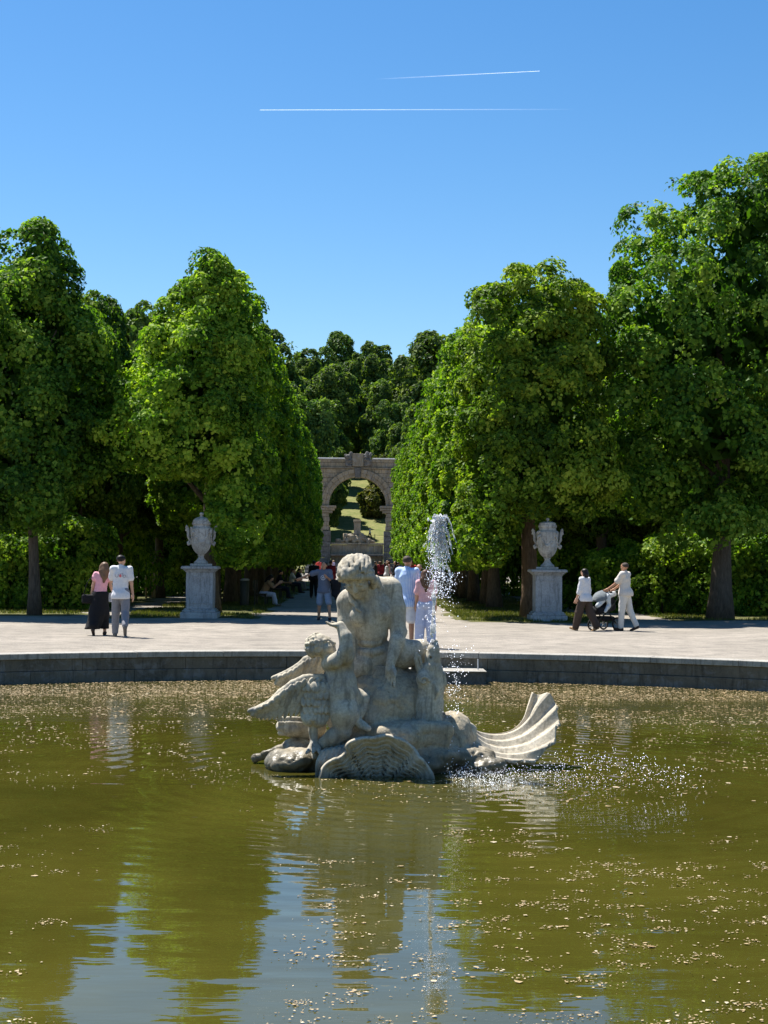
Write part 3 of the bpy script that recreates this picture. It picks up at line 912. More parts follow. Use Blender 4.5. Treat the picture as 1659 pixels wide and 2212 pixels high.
BL_blobs = [(-0.3, 0, 7.0, 2.1, 2.6, 3.4, 2.4), (-0.2, 0, 10.0, 1.15, 1.4, 1.75, 2.2), (0.6, -0.3, 5.9, 1.7, 2.0, 2.2, 2.3), (0.45, -0.2, 8.2, 0.85, 1.2, 1.6, 2.2), (-0.6, -0.8, 4.0, 2.3, 1.8, 1.4, 2.3), (-2.0, 0, 6.5, 2.2, 2.2, 3.6, 2.3)]
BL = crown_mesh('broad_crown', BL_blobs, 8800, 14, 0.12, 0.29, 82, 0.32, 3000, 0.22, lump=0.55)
BLt = trunk_mesh(7.0, 0.17, 0.09, auto_limbs(7.0, 34, 1.5, 8, 0.5), 32, (-0.25, 0))
tree('maple_tree', (-9.6, 46.0, 0), BL, BLt, M['leaf_dark'], M['bark'], 'dense pointed maple at the left edge with slender pale trunk', 'big trees beside the plaza')

# --- woods behind: copies of rounder trees
wd_blobs = [[(0, 0, 7.2, 2.9, 2.9, 3.7, 2.6), (0.6, -0.5, 9.6, 1.7, 1.7, 1.6, 2.2), (-1.2, 0.3, 5.2, 1.8, 1.8, 1.5, 2.3), (1.3, 0, 4.8, 1.5, 1.8, 1.4, 2.3)],
            [(0, 0, 7.0, 2.7, 3.0, 3.5, 2.4), (-0.8, 0.2, 9.2, 1.8, 1.6, 1.7, 2.2), (1.0, -0.6, 5.0, 2.0, 1.8, 1.6, 2.3), (-1.3, -0.3, 4.4, 1.3, 1.5, 1.3, 2.3)]]
wd_crowns = [crown_mesh('wood_crown', wd_blobs[i], 4800, 11, 0.15, 0.32, 90+i, 0.36, 2200, 0.35) for i in range(2)]
wd_trunks = [trunk_mesh(6.8, 0.30, 0.12, auto_limbs(6.8, 50+i, 1.6), 40+i) for i in range(2)]
named = [
    (-9.7, 53.8, 0.1, 0.70, 'second dark tree from the left edge, with thick black trunk'),
    (-9.4, 60.8, 0.7, 0.80, 'tree standing behind the walking couple'),
    (-8.7, 67.2, 1.9, 0.80, 'tree just left of the wooden stakes'),
    (-13.0, 56.0, 2.9, 1.05, 'dark tree behind the slender left-edge maple'),
    (-9.6, 76.0, 0.4, 1.05, 'tree in the left wood, glimpsed between stakes and urn'),
    (-11.5, 86.0, 1.4, 1.1, 'tree deep in the left wood above the stakes'),
    (-9.8, 97.0, 2.4, 1.1, 'far tree in the left wood behind the left urn'),
    (-14.5, 76.0, 3.4, 1.15, 'tree at the back of the left wood'),
    (8.9, 56.0, 0.5, 0.84, 'tree filling the gap between the right urn tree and the tall maple'),
    (10.6, 57.5, 3.3, 0.86, 'brown-trunked tree standing behind the man with the pram'),
    (9.0, 64.5, 1.2, 1.0, 'dark tree in the right wood above the woman in white'),
    (14.5, 55.0, 2.2, 1.1, 'dark tree behind the tall maple at the right edge'),
    (9.6, 74.0, 5.2, 1.05, 'tree deep in the right wood beside the right urn'),
    (11.0, 88.0, 1.7, 1.1, 'far tree in the right wood behind the right urn'),
]
for i, (x, y, rz, sc, lab) in enumerate(named):
    tree('wood_tree', (x, y, 0), wd_crowns[i % 2], wd_trunks[i % 2], M['leaf_dark'], M['bark_brown'] if 'brown' in lab else M['bark'], lab, 'trees of the woods behind the plaza', rz, sc, 1.36 if 'second dark' in lab else 1.0)
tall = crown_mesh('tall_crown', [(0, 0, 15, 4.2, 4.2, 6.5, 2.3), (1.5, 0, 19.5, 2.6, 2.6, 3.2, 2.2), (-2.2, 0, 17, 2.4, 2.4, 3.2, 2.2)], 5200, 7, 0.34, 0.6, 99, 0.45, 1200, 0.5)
tallt = trunk_mesh(14, 0.45, 0.2, auto_limbs(14, 60, 3.0, 8), 61)
tree('tall_tree', (-19.4, 128, 0), tall, tallt, M['leaf_far'], M['bark'], 'pale airy tall tree rising between the left crowns against the sky', 'tall trees beyond the woods')
tree('tall_tree', (-27, 138, 0), tall, tallt, M['leaf_far'], M['bark'], 'tall tree mostly hidden behind the dark left-edge crowns', 'tall trees beyond the woods', 2.0)

# --- leafy hedges between the trunks
hb_blobs = [(0, 0, 1.35, 1.9, 0.75, 1.4, 3.2), (0.7, 0.1, 2.2, 0.9, 0.7, 0.7, 2.2), (-0.9, 0, 2.0, 0.9, 0.7, 0.6, 2.2)]
hedge_m = crown_mesh('bush_leaves', hb_blobs, 2300, 9, 0.105, 0.17, 111, 0.3, 1500, 0.35)
stems = MB()
for i in range(9):
    x = -1.4+0.35*i
    stems.tube([(x, 0, -0.02), (x+0.1*math.sin(i), 0.05, 0.8), (x+0.2*math.sin(i*2), 0.1, 1.5)], [0.03, 0.022, 0.01], 6)
stems_m = stems.mesh('stems', True)
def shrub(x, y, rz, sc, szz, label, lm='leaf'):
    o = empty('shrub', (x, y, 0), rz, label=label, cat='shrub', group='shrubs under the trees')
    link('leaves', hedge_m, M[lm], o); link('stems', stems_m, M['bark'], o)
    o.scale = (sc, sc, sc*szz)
places = [  # light put into leaf colour: paler leaf on sunlit shrubs, darker on shaded ones
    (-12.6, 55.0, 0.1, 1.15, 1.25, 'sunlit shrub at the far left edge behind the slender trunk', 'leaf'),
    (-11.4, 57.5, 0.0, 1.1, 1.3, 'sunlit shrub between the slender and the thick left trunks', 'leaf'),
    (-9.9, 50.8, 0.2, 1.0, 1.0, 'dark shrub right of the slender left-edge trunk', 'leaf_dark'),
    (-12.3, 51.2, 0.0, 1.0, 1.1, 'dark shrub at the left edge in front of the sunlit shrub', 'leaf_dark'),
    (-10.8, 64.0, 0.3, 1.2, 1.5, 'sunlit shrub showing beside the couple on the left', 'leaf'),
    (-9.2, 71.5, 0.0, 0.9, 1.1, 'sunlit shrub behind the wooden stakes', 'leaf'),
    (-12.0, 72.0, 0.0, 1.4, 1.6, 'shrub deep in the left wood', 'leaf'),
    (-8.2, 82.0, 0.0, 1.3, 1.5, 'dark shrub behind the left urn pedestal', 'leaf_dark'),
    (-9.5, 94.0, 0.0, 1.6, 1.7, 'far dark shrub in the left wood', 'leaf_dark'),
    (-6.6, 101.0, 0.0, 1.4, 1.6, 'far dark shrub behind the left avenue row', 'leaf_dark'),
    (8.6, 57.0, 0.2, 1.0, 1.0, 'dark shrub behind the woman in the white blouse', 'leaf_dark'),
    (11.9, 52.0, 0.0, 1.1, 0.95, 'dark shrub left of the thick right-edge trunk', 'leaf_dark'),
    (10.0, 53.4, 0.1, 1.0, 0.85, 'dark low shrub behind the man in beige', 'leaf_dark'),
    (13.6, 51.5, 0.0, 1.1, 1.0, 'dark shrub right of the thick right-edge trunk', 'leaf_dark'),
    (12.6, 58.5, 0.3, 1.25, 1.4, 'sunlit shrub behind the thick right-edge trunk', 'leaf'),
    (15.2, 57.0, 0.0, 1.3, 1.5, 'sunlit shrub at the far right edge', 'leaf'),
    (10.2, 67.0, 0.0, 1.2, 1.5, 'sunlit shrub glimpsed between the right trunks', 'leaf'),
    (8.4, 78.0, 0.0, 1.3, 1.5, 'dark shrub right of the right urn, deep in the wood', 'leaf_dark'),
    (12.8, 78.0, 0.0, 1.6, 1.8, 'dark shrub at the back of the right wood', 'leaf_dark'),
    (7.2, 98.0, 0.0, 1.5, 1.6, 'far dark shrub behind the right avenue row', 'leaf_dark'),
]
for p in places: shrub(*p)

# --- wooded hill behind the arch
def hill_blobs(seed, w, h, n=9):
    r = np.random.default_rng(seed); B = [(0, 0, h*.52, w*.62, w*.62, h*.40, 2.3)]
    for i in range(n):
        a = r.uniform(0, 6.28); t = r.uniform(0.22, 0.92); d = w*r.uniform(.25, .7)*(1-.75*max(0, t-.45))
        s = w*r.uniform(.26, .46)
        B.append((d*math.cos(a), d*math.sin(a), h*t, s, s, s*r.uniform(.8, 1.5), 2.2))
    return B
hl = [crown_mesh('hill_crown', hill_blobs(1, 5.2, 17.5), 5200, 7, 0.40, 0.62, 121, 0.42, 700, 0.5, lump=0.9, nl=260),
      crown_mesh('hill_crown', hill_blobs(2, 4.4, 18.5, 11), 5000, 7, 0.38, 0.60, 122, 0.40, 700, 0.45, lump=0.8, nl=260),
      crown_mesh('hill_crown', hill_blobs(3, 6.4, 18.0, 12), 5600, 7, 0.40, 0.65, 123, 0.42, 700, 0.5, lump=1.0, nl=280)]
hlt = trunk_mesh(10, 0.4, 0.2, auto_limbs(10, 70, 2.5), 71)
k = 0
hill_rows = []
for y, xs_ in ((226, (-9.5, 12.0)), (236, (-7.8, -17, 11.4, 19)), (243, (-4.6,)), (248, (-7.0, -16, 9.8, 18)), (256, (-3.9,)), (262, (-6.6, -15.5, 7.2, 15.5, 26)),
               (278, (-5.8, -15, 6.0, 15, 25)), (296, (-4.6, -14, -24, 4.6, 14, 24)), (316, (-7.2, -16, -25, -1.5, 6.6, 15, 25)),
               (338, (-5, -14, -23, -33, 4, 13, 22, 33)), (362, (-1, -11, -21, -32, 9, 19, 30)), (388, (-6, 4, -17, -29, -41, 14, 25, 37))):
    for x in xs_: hill_rows.append((x, y))
names_depth = {226: 'nearest', 236: 'second', 243: 'edge', 256: 'inner', 248: 'third', 262: 'fourth', 278: 'fifth', 296: 'sixth', 316: 'seventh', 338: 'eighth', 362: 'ninth', 388: 'topmost'}
hr = random.Random(4)
from collections import defaultdict
rank = defaultdict(list)
for x, y in hill_rows: rank[y].append(x)
for x, y in hill_rows:
    xs_ = sorted(rank[y]); pos = xs_.index(x)
    side = 'left' if x < 0 else 'right'
    same = sorted([q for q in xs_ if (q < 0) == (x < 0)], key=abs); p = same.index(x)
    lab = 'hill tree, %s out on the clearing\'s %s side, %s row uphill' % (ordinal[p], side, names_depth[y])
    sc = hr.uniform(0.85, 1.22)*(1.12 if y > 300 else 0.95)
    if y in (243, 256): sc = 0.62
    kk = 1 if p == 0 and y < 300 else hr.choice((0, 2, 0, 1))
    tree('hill_tree', (x, y, float(hill_z(np.array([x]), np.array([y]))[0])-0.2), hl[kk], hlt, M['leaf_far'], M['bark'], lab, 'trees on the hill', hr.uniform(0, 6.28), sc, hr.uniform(0.85, 1.2))
    k += 1
# the great dome-shaped tree right of the clearing and one on the left skyline
tree('hill_tree', (12.6, 300, 13.5), hl[2], hlt, M['leaf_far'], M['bark'], 'great domed dark tree right of the clearing on the skyline', 'trees on the hill', 0.6, 1.75, 1.0)
tree('hill_tree', (-19.5, 325, 24), hl[2], hlt, M['leaf_far'], M['bark'], 'domed tree at the left of the hill skyline beside the avenue wall', 'trees on the hill', 2.6, 1.45, 1.0)
sb = crown_mesh('slope_bush', [(0, 0, 1.6, 2.0, 2.0, 1.7, 2.4), (0.8, 1.5, 4.0, 1.4, 1.6, 3.4, 2.2)], 1500, 6, 0.35, 0.5, 131, 0.4, 500, 0.5)
o = empty('slope_bush', (3.2, 262, float(hill_z(np.array([3.2]), np.array([262.0]))[0])), label='pale green feathery bush on the slope seen through the arch', cat='bush')
link('leaves', sb, M['grass'], o)
o.scale = (1.3, 1.3, 1.5)
print('trees', round(time.time()-T0, 1))
# ------------------------------------------------------------------ fountain sculpture (local frame: x right, y away, z up from the water)
U = 0.0014783
def q(cx, cy, w=0.0):
    """sketch units to metres; things modelled nearer (w < 0) are drawn larger in the sketch"""
    f = 1+w/16.5
    return np.array([((cx-1004)*U+.238)*f-.238, w, 2.19-(2.19-(1591-cy)*U)*f])
SX, SY = 0.238, 16.5
sculp = empty('fountain_sculpture', (SX, SY, WATER_Z))
tag(sculp, 'weathered sandstone fountain group: seated nymph, cherub, bird and dolphin on rocks with shells', 'sculpture')

def add_head(S, c, A, s, k=0.012, eyes=True, chin=1.0):
    """A: columns right, forward, up; s: head height"""
    c = np.asarray(c, float)
    L = lambda x, y, z: c+A@np.array([x, y, z])*s
    S.ell(L(0, -0.06, 0.12), np.array([.36, .43, .36])*s, A, k)
    S.ell(L(0, 0.13, -0.14), np.array([.29, .27, .35])*s, A, .05*s)
    S.ell(L(0, 0.25, -0.40), np.array([.12, .12, .10])*s*chin, A, .08*s)
    S.cone(L(-.2, .30, .12), L(.2, .30, .12), .07*s, .07*s, .05*s)
    if eyes:
        for sx in (-1, 1):
            S.ell(L(sx*.145, .41, .02), np.array([.095, .07, .055])*s, A, .03*s, True)
            S.ell(L(sx*.145, .345, .015), np.array([.075, .06, .045])*s, A, .01*s)
            S.ell(L(sx*.20, .26, -.12), np.array([.10, .10, .09])*s, A, .06*s)
    S.cone(L(0, .38, .08), L(0, .455, -.12), .035*s, .06*s, .03*s)
    S.ell(L(0, .37, -.235), np.array([.10, .06, .028])*s, A, .012*s)
    S.ell(L(0, .36, -.285), np.array([.085, .06, .03])*s, A, .012*s)
    for sx in (-1, 1):
        S.ell(L(sx*.36, -.02, -.03), np.array([.04, .08, .12])*s, A, .02*s)
    return L

def curls(S, c, A, s, n, seed, r=0.07, zmin=-0.1, fmax=0.5, rad=(.38, .45, .39), k=0.006, ln=.9):
    g = np.random.default_rng(seed)
    m = 0; i = 0
    while m < n and i < n*6:
        i += 1
        d = g.normal(size=3); d /= np.linalg.norm(d)
        if d[2] < zmin or d[1] > fmax: continue
        p = c+A@(np.array([d[0]*rad[0], d[1]*rad[1]-.06, d[2]*rad[2]+.12])*s)
        t = g.normal(size=3); t -= d*np.dot(t, d); t /= np.linalg.norm(t)
        pd = A@t
        sd_ = np.cross(A@d, pd); b = g.choice((-1, 1))*r*s*.8
        p1 = p+pd*r*s*ln+sd_*b; p0 = p-pd*r*s*ln-sd_*b*.6
        S.chain([p0-(p0-c)*.03, p, p1-(p1-c)*.04], [r*s*.35, r*s*g.uniform(.6, .95), r*s*.3], k)
        m += 1

def hand(S, wrist, dir_, palm_n, s, curl=0.5, k=0.006, spread=0.16, thumb=1):
    """five fingers; dir_ towards the fingertips, palm_n out of the palm"""
    d = np.asarray(dir_, float); d /= np.linalg.norm(d)
    pn = np.asarray(palm_n, float); pn -= d*np.dot(pn, d); pn /= np.linalg.norm(pn)
    sd = np.cross(d, pn)
    w = np.asarray(wrist, float)
    S.cone(w, w+d*.22*s, .13*s, .17*s, .05*s)
    for j in (-1, 0, 1): S.cone(w+d*.12*s+sd*j*.10*s, w+d*.42*s+sd*j*.13*s, .12*s, .10*s, .04*s)
    ln = (.40, .46, .43, .34)
    for j in range(4):
        o = (j-1.5)*.125*s
        b = w+d*.44*s+sd*o
        dd = d+sd*(j-1.5)*spread
        dd /= np.linalg.norm(dd)
        p1 = b+dd*ln[j]*.45*s+pn*.05*s*curl
        d2 = dd*(1-.45*curl)+pn*.9*curl; d2 /= np.linalg.norm(d2)
        p2 = p1+d2*ln[j]*.33*s
        d3 = dd*(1-.9*curl)+pn*1.2*curl; d3 /= np.linalg.norm(d3)
        p3 = p2+d3*ln[j]*.24*s
        S.chain([b, p1, p2, p3], [.072*s, .066*s, .058*s, .048*s], k)
    t0 = w+d*.14*s-sd*thumb*.14*s
    t1 = t0+(d*.6-sd*thumb*.7+pn*.25)*.22*s
    t2 = t1+(d*.85-sd*thumb*.25+pn*.35)*.22*s
    S.chain([t0, t1, t2], [.10*s, .078*s, .055*s], k)

# --- nymph
def nymph():
    S = Sculpt((-0.62, -0.72, 0.60), (0.62, 0.62, 2.32), 0.0095)
    # pelvis, belly, rib cage, shoulders
    S.ell(q(975, 820, .06), (.235, .22, .16), None, .05)
    S.ell(q(950, 735, .02), (.175, .17, .12), None, .06)
    S.ell(q(950, 640, -.04), (.185, .16, .13), None, .05)
    S.ell(q(940, 545, -.08), (.215, .16, .17), None, .06)
    S.ell(q(945, 440, -.06), (.25, .165, .17), None, .06)
    S.cone(q(800, 385, -.03), q(1075, 310, .02), .11, .115, .07)
    S.cone(q(925, 360, -.04), q(985, 300, .02), .12, .12, .06)
    # breasts, belly folds
    S.ell(q(868, 510, -.19), (.112, .078, .10), None, .035)
    S.ell(q(1012, 488, -.165), (.112, .078, .10), None, .035)
    for cy, w, rr, wd in ((600, -.165, .028, 95), (648, -.155, .030, 100), (700, -.15, .036, 100), (765, -.16, .042, 105)):
        S.chain([q(950-wd, cy-8, w+.10), q(950-wd*.5, cy+4, w+.01), q(955, cy+8, w), q(950+wd*.6, cy-6, w+.03), q(950+wd, cy-26, w+.13)], [rr*.7, rr, rr*1.05, rr, rr*.7], .006)
    # neck, head bowed to the lower left
    S.chain([q(945, 390, -.08), q(905, 330, -.15), q(870, 285, -.19)], [.115, .10, .10], .05)
    A = axes((-0.16, -0.80, -0.62), (-0.20, -0.55, 0.8))
    hc = q(845, 228, -.28)
    add_head(S, hc, A, .40, .02)
    g = np.random.default_rng(3)
    L = lambda x, y, z: hc+A@np.array([x, y, z])*.40
    S.ell(L(0, -.10, .18), np.array([.42, .455, .385])*.40, A, .02)
    # rolled hair round the brow, then waves over the crown
    roll = [(-.42, -.05, -.12), (-.44, .12, .08), (-.36, .28, .22), (-.20, .38, .30), (0, .42, .33), (.20, .38, .30), (.36, .28, .22), (.44, .12, .08), (.42, -.05, -.12)]
    for i in range(len(roll)-1):
        a, b = np.array(roll[i]), np.array(roll[i+1])
        S.cone(L(*(a*.92)), L(*(b*.92)), .030*(1+.3*(i % 2)), .030*(1.3-.3*(i % 2)), .008)
        S.cone(L(*(a*.98+[0, -.06, .10])), L(*(b*.98+[0, -.16, .04])), .022, .028, .005)
    S.cone(L(-.03, .30, .42), L(.16, .38, .36), .05, .055, .01)
    S.cone(L(.16, .30, .42), L(.34, .22, .30), .055, .045, .01)
    for i in range(11):
        ang = -1.2+i*.24
        pts = []
        for t in np.linspace(0, 1, 7):
            th = -.9+2.3*t
            wob = .10*math.sin(i*2.1+t*8)
            x = .42*math.sin(ang+wob)*math.cos(th*.55); y = -.08+.48*math.sin(-th*.8+.25); z = .16+.40*math.cos(ang*.8+wob)*math.cos(th*.62)
            pts.append(L(x, y, z))
        S.chain(pts, [.014, .022, .024, .024, .022, .020, .012], .003)
    curls(S, hc, A, .40, 46, 12, .050, 0.0, 0.45, (.405, .445, .375), .003, 3.0)
    # loose tress on the left of the head and locks on the shoulders
    S.chain([L(-.40, .02, .02), L(-.46, .04, -.12), L(-.40, .02, -.28), L(-.34, -.08, -.42)], [.040, .045, .038, .024], .008)
    S.chain([q(985, 235, -.12), q(1000, 275, -.14), q(1018, 310, -.13), q(1005, 350, -.15), q(1020, 372, -.15)], [.035, .032, .028, .024, .012], .01)
    S.chain([q(790, 310, -.16), q(805, 360, -.17), q(812, 405, -.19), q(842, 425, -.235), q(846, 455, -.27), q(880, 478, -.285)], [.026, .028, .026, .024, .018, .010], .006)
    # her left arm (right in view)
    S.ell(q(1085, 310, .02), (.12, .125, .12), None, .05)
    S.chain([q(1095, 320, .01), q(1128, 450, -.05), q(1148, 630, -.12)], [.112, .104, .082], .03)
    S.chain([q(1148, 630, -.12), q(1138, 690, -.20), q(1095, 850, -.30)], [.084, .080, .050], .02)
    S.ell(q(1180, 620, -.06), (.05, .05, .05), None, .04)
    hand(S, q(1090, 860, -.31), (0.02, -.10, -1), (-.5, -.6, -.1), .27, .22, .006, .12, 1)
    # her right arm (left in view) straight down
    S.ell(q(785, 405, -.03), (.12, .12, .12), None, .05)
    S.chain([q(772, 420, -.03), q(775, 560, -.06), q(802, 700, -.08)], [.105, .098, .080], .03)
    S.chain([q(802, 700, -.08), q(815, 800, -.10), q(822, 905, -.12)], [.078, .072, .055], .02)
    # thighs and shins
    S.chain([q(1010, 815, .05), q(1180, 780, -.04), q(1310, 752, -.06)], [.165, .150, .118], .05)
    S.chain([q(1315, 755, -.05), q(1320, 830, .03), q(1270, 1040, .14)], [.112, .105, .07], .03)
    S.chain([q(950, 835, -.02), q(890, 870, -.10), q(830, 905, -.14)], [.155, .125, .10], .04)
    S.chain([q(830, 905, -.14), q(800, 980, -.10), q(800, 1080, -.06)], [.10, .08, .06], .03)
    # drapery she sits on
    S.chain([q(830, 905, -.12), q(920, 925, -.16), q(1020, 930, -.14), q(1110, 915, -.10), q(1190, 900, .02)], [.05, .045, .05, .045, .04], .02)
    S.noise(.0022, 9, 2, 5)
    return link('nymph', S.mesh('nymph'), M['statue'], sculp)
nymph()

# --- cherub
def cherub():
    S = Sculpt((-0.95, -0.95, 0.02), (0.05, 0.12, 1.70), 0.0088)
    w = -.42
    S.ell(q(722, 890, w), (.150, .135, .14), None, .05)
    S.ell(q(740, 985, w-.02), (.162, .155, .14), None, .05)
    S.ell(q(748, 1060, w-.03), (.172, .165, .12), None, .05)
    S.ell(q(735, 1120, w+.02), (.16, .16, .11), None, .05)
    S.ell(q(690, 1130, w+.03), (.11, .12, .11), None, .04)
    S.cone(q(655, 845, w+.02), q(770, 850, w-.02), .07, .075, .05)
    S.cone(q(690, 845, w), q(635, 785, w), .085, .08, .04)
    A = axes((.80, -.30, .52), (-.5, 0.05, .85))
    hc = q(592, 738, w)
    L = add_head(S, hc, A, .315, .02, True, 1.25)
    S.ell(L(.19, .24, -.16), np.array([.13, .13, .13])*.315, A, .03)
    S.ell(L(-.19, .24, -.16), np.array([.13, .13, .13])*.315, A, .03)
    curls(S, hc, A, .315, 110, 22, .075, -.55, .38, (.37, .44, .38), .005, 1.6)
    # raised arm nearest the nymph, hand bent back to the left
    S.chain([q(760, 855, w-.05), q(775, 800, w-.14), q(772, 735, w-.18)], [.078, .078, .068], .03)
    S.chain([q(772, 735, w-.18), q(765, 660, w-.16), q(728, 580, w-.12)], [.070, .068, .048], .02)
    hand(S, q(728, 582, w-.12), (-.86, -.15, .10), (.15, -.1, .98), .185, .42, .004, .26, -1)
    # other arm wraps forward under the chin
    S.chain([q(668, 850, w-.08), q(690, 835, w-.19), q(752, 770, w-.20)], [.068, .066, .058], .03)
    S.cone(q(640, 860, w-.03), q(690, 838, w-.17), .07, .062, .03)
    # near leg, kneeling
    S.chain([q(745, 1110, w-.04), q(765, 1210, w-.10), q(752, 1330, w-.10)], [.158, .148, .098], .04)
    S.chain([q(752, 1335, w-.09), q(690, 1385, w-.08), q(595, 1440, w-.04)], [.096, .094, .062], .02)
    S.chain([q(590, 1442, w-.03), q(570, 1480, w-.05), q(560, 1520, w-.09)], [.055, .055, .045], .02)
    for j in range(5):
        S.cone(q(548+9*j, 1515-j, w-.09), q(543+10*j, 1538-2*j, w-.12), .020, .016, .005)
    # far leg, foot set forward on the rock
    S.chain([q(790, 1110, w+.06), q(860, 1095, w+.05), q(905, 1105, w+.03)], [.10, .085, .068], .03)
    S.chain([q(905, 1105, w+.03), q(885, 1190, w-.0), q(852, 1265, w-.04)], [.066, .060, .042], .015)
    S.chain([q(858, 1270, w-.08), q(900, 1300, w-.14), q(935, 1318, w-.18)], [.05, .045, .035], .015)
    S.noise(.0018, 11, 2, 9)
    return link('cherub', S.mesh('cherub'), M['statue'], sculp)
cherub()

# --- bird with spread wings
def feather(S, a, b, wid, th, k=0.004, nrm=(0, 1, 0)):
    a = np.asarray(a); b = np.asarray(b); d = b-a; L = np.linalg.norm(d); d = d/L
    n = np.asarray(nrm, float); n -= d*np.dot(n, d); n /= np.linalg.norm(n)
    S.ell((a+b)/2, (L/2*1.08, th, wid), np.stack([d, n, np.cross(d, n)], 1), k)

def wing(name, lead, trail, w0, w1, rows, parent, h=0.0085, sgn=1):
    """feathers fan between a leading and a trailing edge given in sketch coordinates"""
    P = np.array(lead+trail, float)
    lo = q(P[:, 0].min()-40, P[:, 1].max()+40, 0); hi = q(P[:, 0].max()+40, P[:, 1].min()-40, 0)
    S = Sculpt((lo[0], min(w0, w1)-.12, lo[2]), (hi[0], max(w0, w1)+.14, hi[2]), h)
    lead = np.array(lead, float); trail = np.array(trail, float)
    def at(poly, t):
        x = t*(len(poly)-1); i = min(int(x), len(poly)-2); f = x-i
        return poly[i]*(1-f)+poly[i+1]*f
    ts = np.linspace(0, 1, len(lead))
    pts = [q(*p, w0+(w1-w0)*t) for p, t in zip(lead, ts)]
    S.chain(pts, [.050*(1-.5*t) for t in ts], .012)
    for r, (f0, f1, n, wd, th) in enumerate(rows):
        for i in range(n):
            t = (i+.5)/n
            a = at(lead, max(t-.10, 0)); b = at(trail, min(t+.06, 1))
            p0 = a+(b-a)*f0; p1 = a+(b-a)*f1
            wv = w0+(w1-w0)*t
            feather(S, q(*p0, wv-sgn*(.004+.016*r)), q(*p1, wv-sgn*(.000+.012*r)), wd, th, .003)
    S.noise(.0012, 14, 2, 3)
    return link(name, S.mesh(name), M['statue'], parent)
bird = empty("bird"); bird.parent = sculp
wing('wing', [(640, 975), (560, 950), (470, 965), (390, 1000), (300, 1065), (235, 1130), (160, 1170), (80, 1200)],
     [(630, 1180), (560, 1230), (480, 1215), (400, 1235), (300, 1255), (220, 1262), (150, 1258), (90, 1235)], -.42, -.62,
     [(.25, 1.0, 16, .033, .020), (.12, .70, 15, .032, .021), (.05, .45, 13, .030, .022), (.0, .26, 12, .028, .026)], bird)
wing('wing', [(640, 760), (560, 790), (480, 830), (420, 880), (330, 930), (245, 962)],
     [(620, 960), (540, 985), (460, 1010), (390, 1025), (320, 1035), (262, 1015)], .12, .05,
     [(.25, 1.0, 13, .029, .020), (.1, .75, 12, .028, .021), (.0, .42, 12, .026, .026)], bird)
def bird_body():
    S = Sculpt((-0.98, -0.80, 0.02), (-0.42, -0.20, 1.0), 0.009)
    S.ell(q(560, 1080, -.45), (.13, .13, .17), None, .03)
    S.ell(q(590, 1180, -.45), (.10, .12, .13), None, .03)
    g = np.random.default_rng(4)
    for r in range(5):
        for i in range(6):
            cx = 470+i*34+(r % 2)*17; cy = 1020+r*52
            feather(S, q(cx, cy-34, -.56+.02*abs(i-2.5)), q(cx+g.uniform(-8, 8), cy+42, -.60+.02*abs(i-2.5)), .036, .018, .003)
    S.ell(q(500, 1262, -.52), (.062, .07, .065), None, .012)
    S.ell(q(585, 1270, -.52), (.075, .08, .065), None, .012)
    S.chain([q(548, 1280, -.47), q(540, 1340, -.46), q(548, 1420, -.48)], [.055, .046, .042], .015)
    for a in (-1, 0, 1):
        S.chain([q(548, 1420, -.48), q(548+a*28, 1470, -.56), q(540+a*48, 1500, -.66)], [.040, .030, .014], .012)
    S.noise(.002, 14, 2, 6)
    return link('bird_body', S.mesh('bird_body'), M['statue'], bird)
bird_body()

# --- dolphin with upturned beak
def dolphin():
    S = Sculpt((0.30, -0.62, 0.35), (0.80, 0.20, 1.42), 0.0088)
    w = -.26
    S.chain([q(1375, 1290, w), q(1380, 1150, w), q(1390, 1010, w), q(1395, 900, w)], [.155, .145, .135, .115], .03)
    S.ell(q(1340, 960, w-.06), (.085, .09, .105), None, .03)
    # beak: upper jaw
    S.chain([q(1398, 900, w-.01), q(1398, 810, w-.02), q(1405, 740, w-.03), q(1420, 690, w-.03)], [.10, .080, .062, .026], .02)
    S.ell(q(1385, 805, w-.085), (.012, .03, .016), None, .004, True)
    S.ell(q(1392, 870, w-.07), (.075, .05, .05), None, .02)
    # lower jaw opening to the left
    S.chain([q(1330, 960, w+.02), q(1300, 880, w), q(1278, 820, w-.02), q(1280, 780, w-.02)], [.05, .034, .026, .018], .008)
    S.chain([q(1280, 780, w-.02), q(1305, 800, w-.03), q(1325, 870, w-.04), q(1330, 930, w-.04)], [.020, .018, .016, .016], .006)
    # scrolled eye and gill fins
    for t in np.linspace(0, 5.2, 16):
        rr = .055-.007*t
        S.cone(q(1337, 975, w-.155)+np.array([rr*math.cos(t), 0, rr*math.sin(t)]), q(1337, 975, w-.155)+np.array([(rr-.003)*math.cos(t+.34), 0, (rr-.003)*math.sin(t+.34)]), .013, .013, .005)
    S.ell(q(1340, 975, w-.15), (.024, .02, .024), None, .005)
    S.chain([q(1440, 900, w), q(1470, 930, w-.02), q(1482, 990, w-.02), q(1462, 1050, w)], [.03, .035, .035, .02], .01)
    S.chain([q(1405, 1000, w-.12), q(1425, 1050, w-.12), q(1415, 1100, w-.13)], [.03, .035, .02], .012)
    S.noise(.003, 9, 3, 7)
    return link('dolphin', S.mesh('dolphin'), M['statue'], sculp)
dolphin()

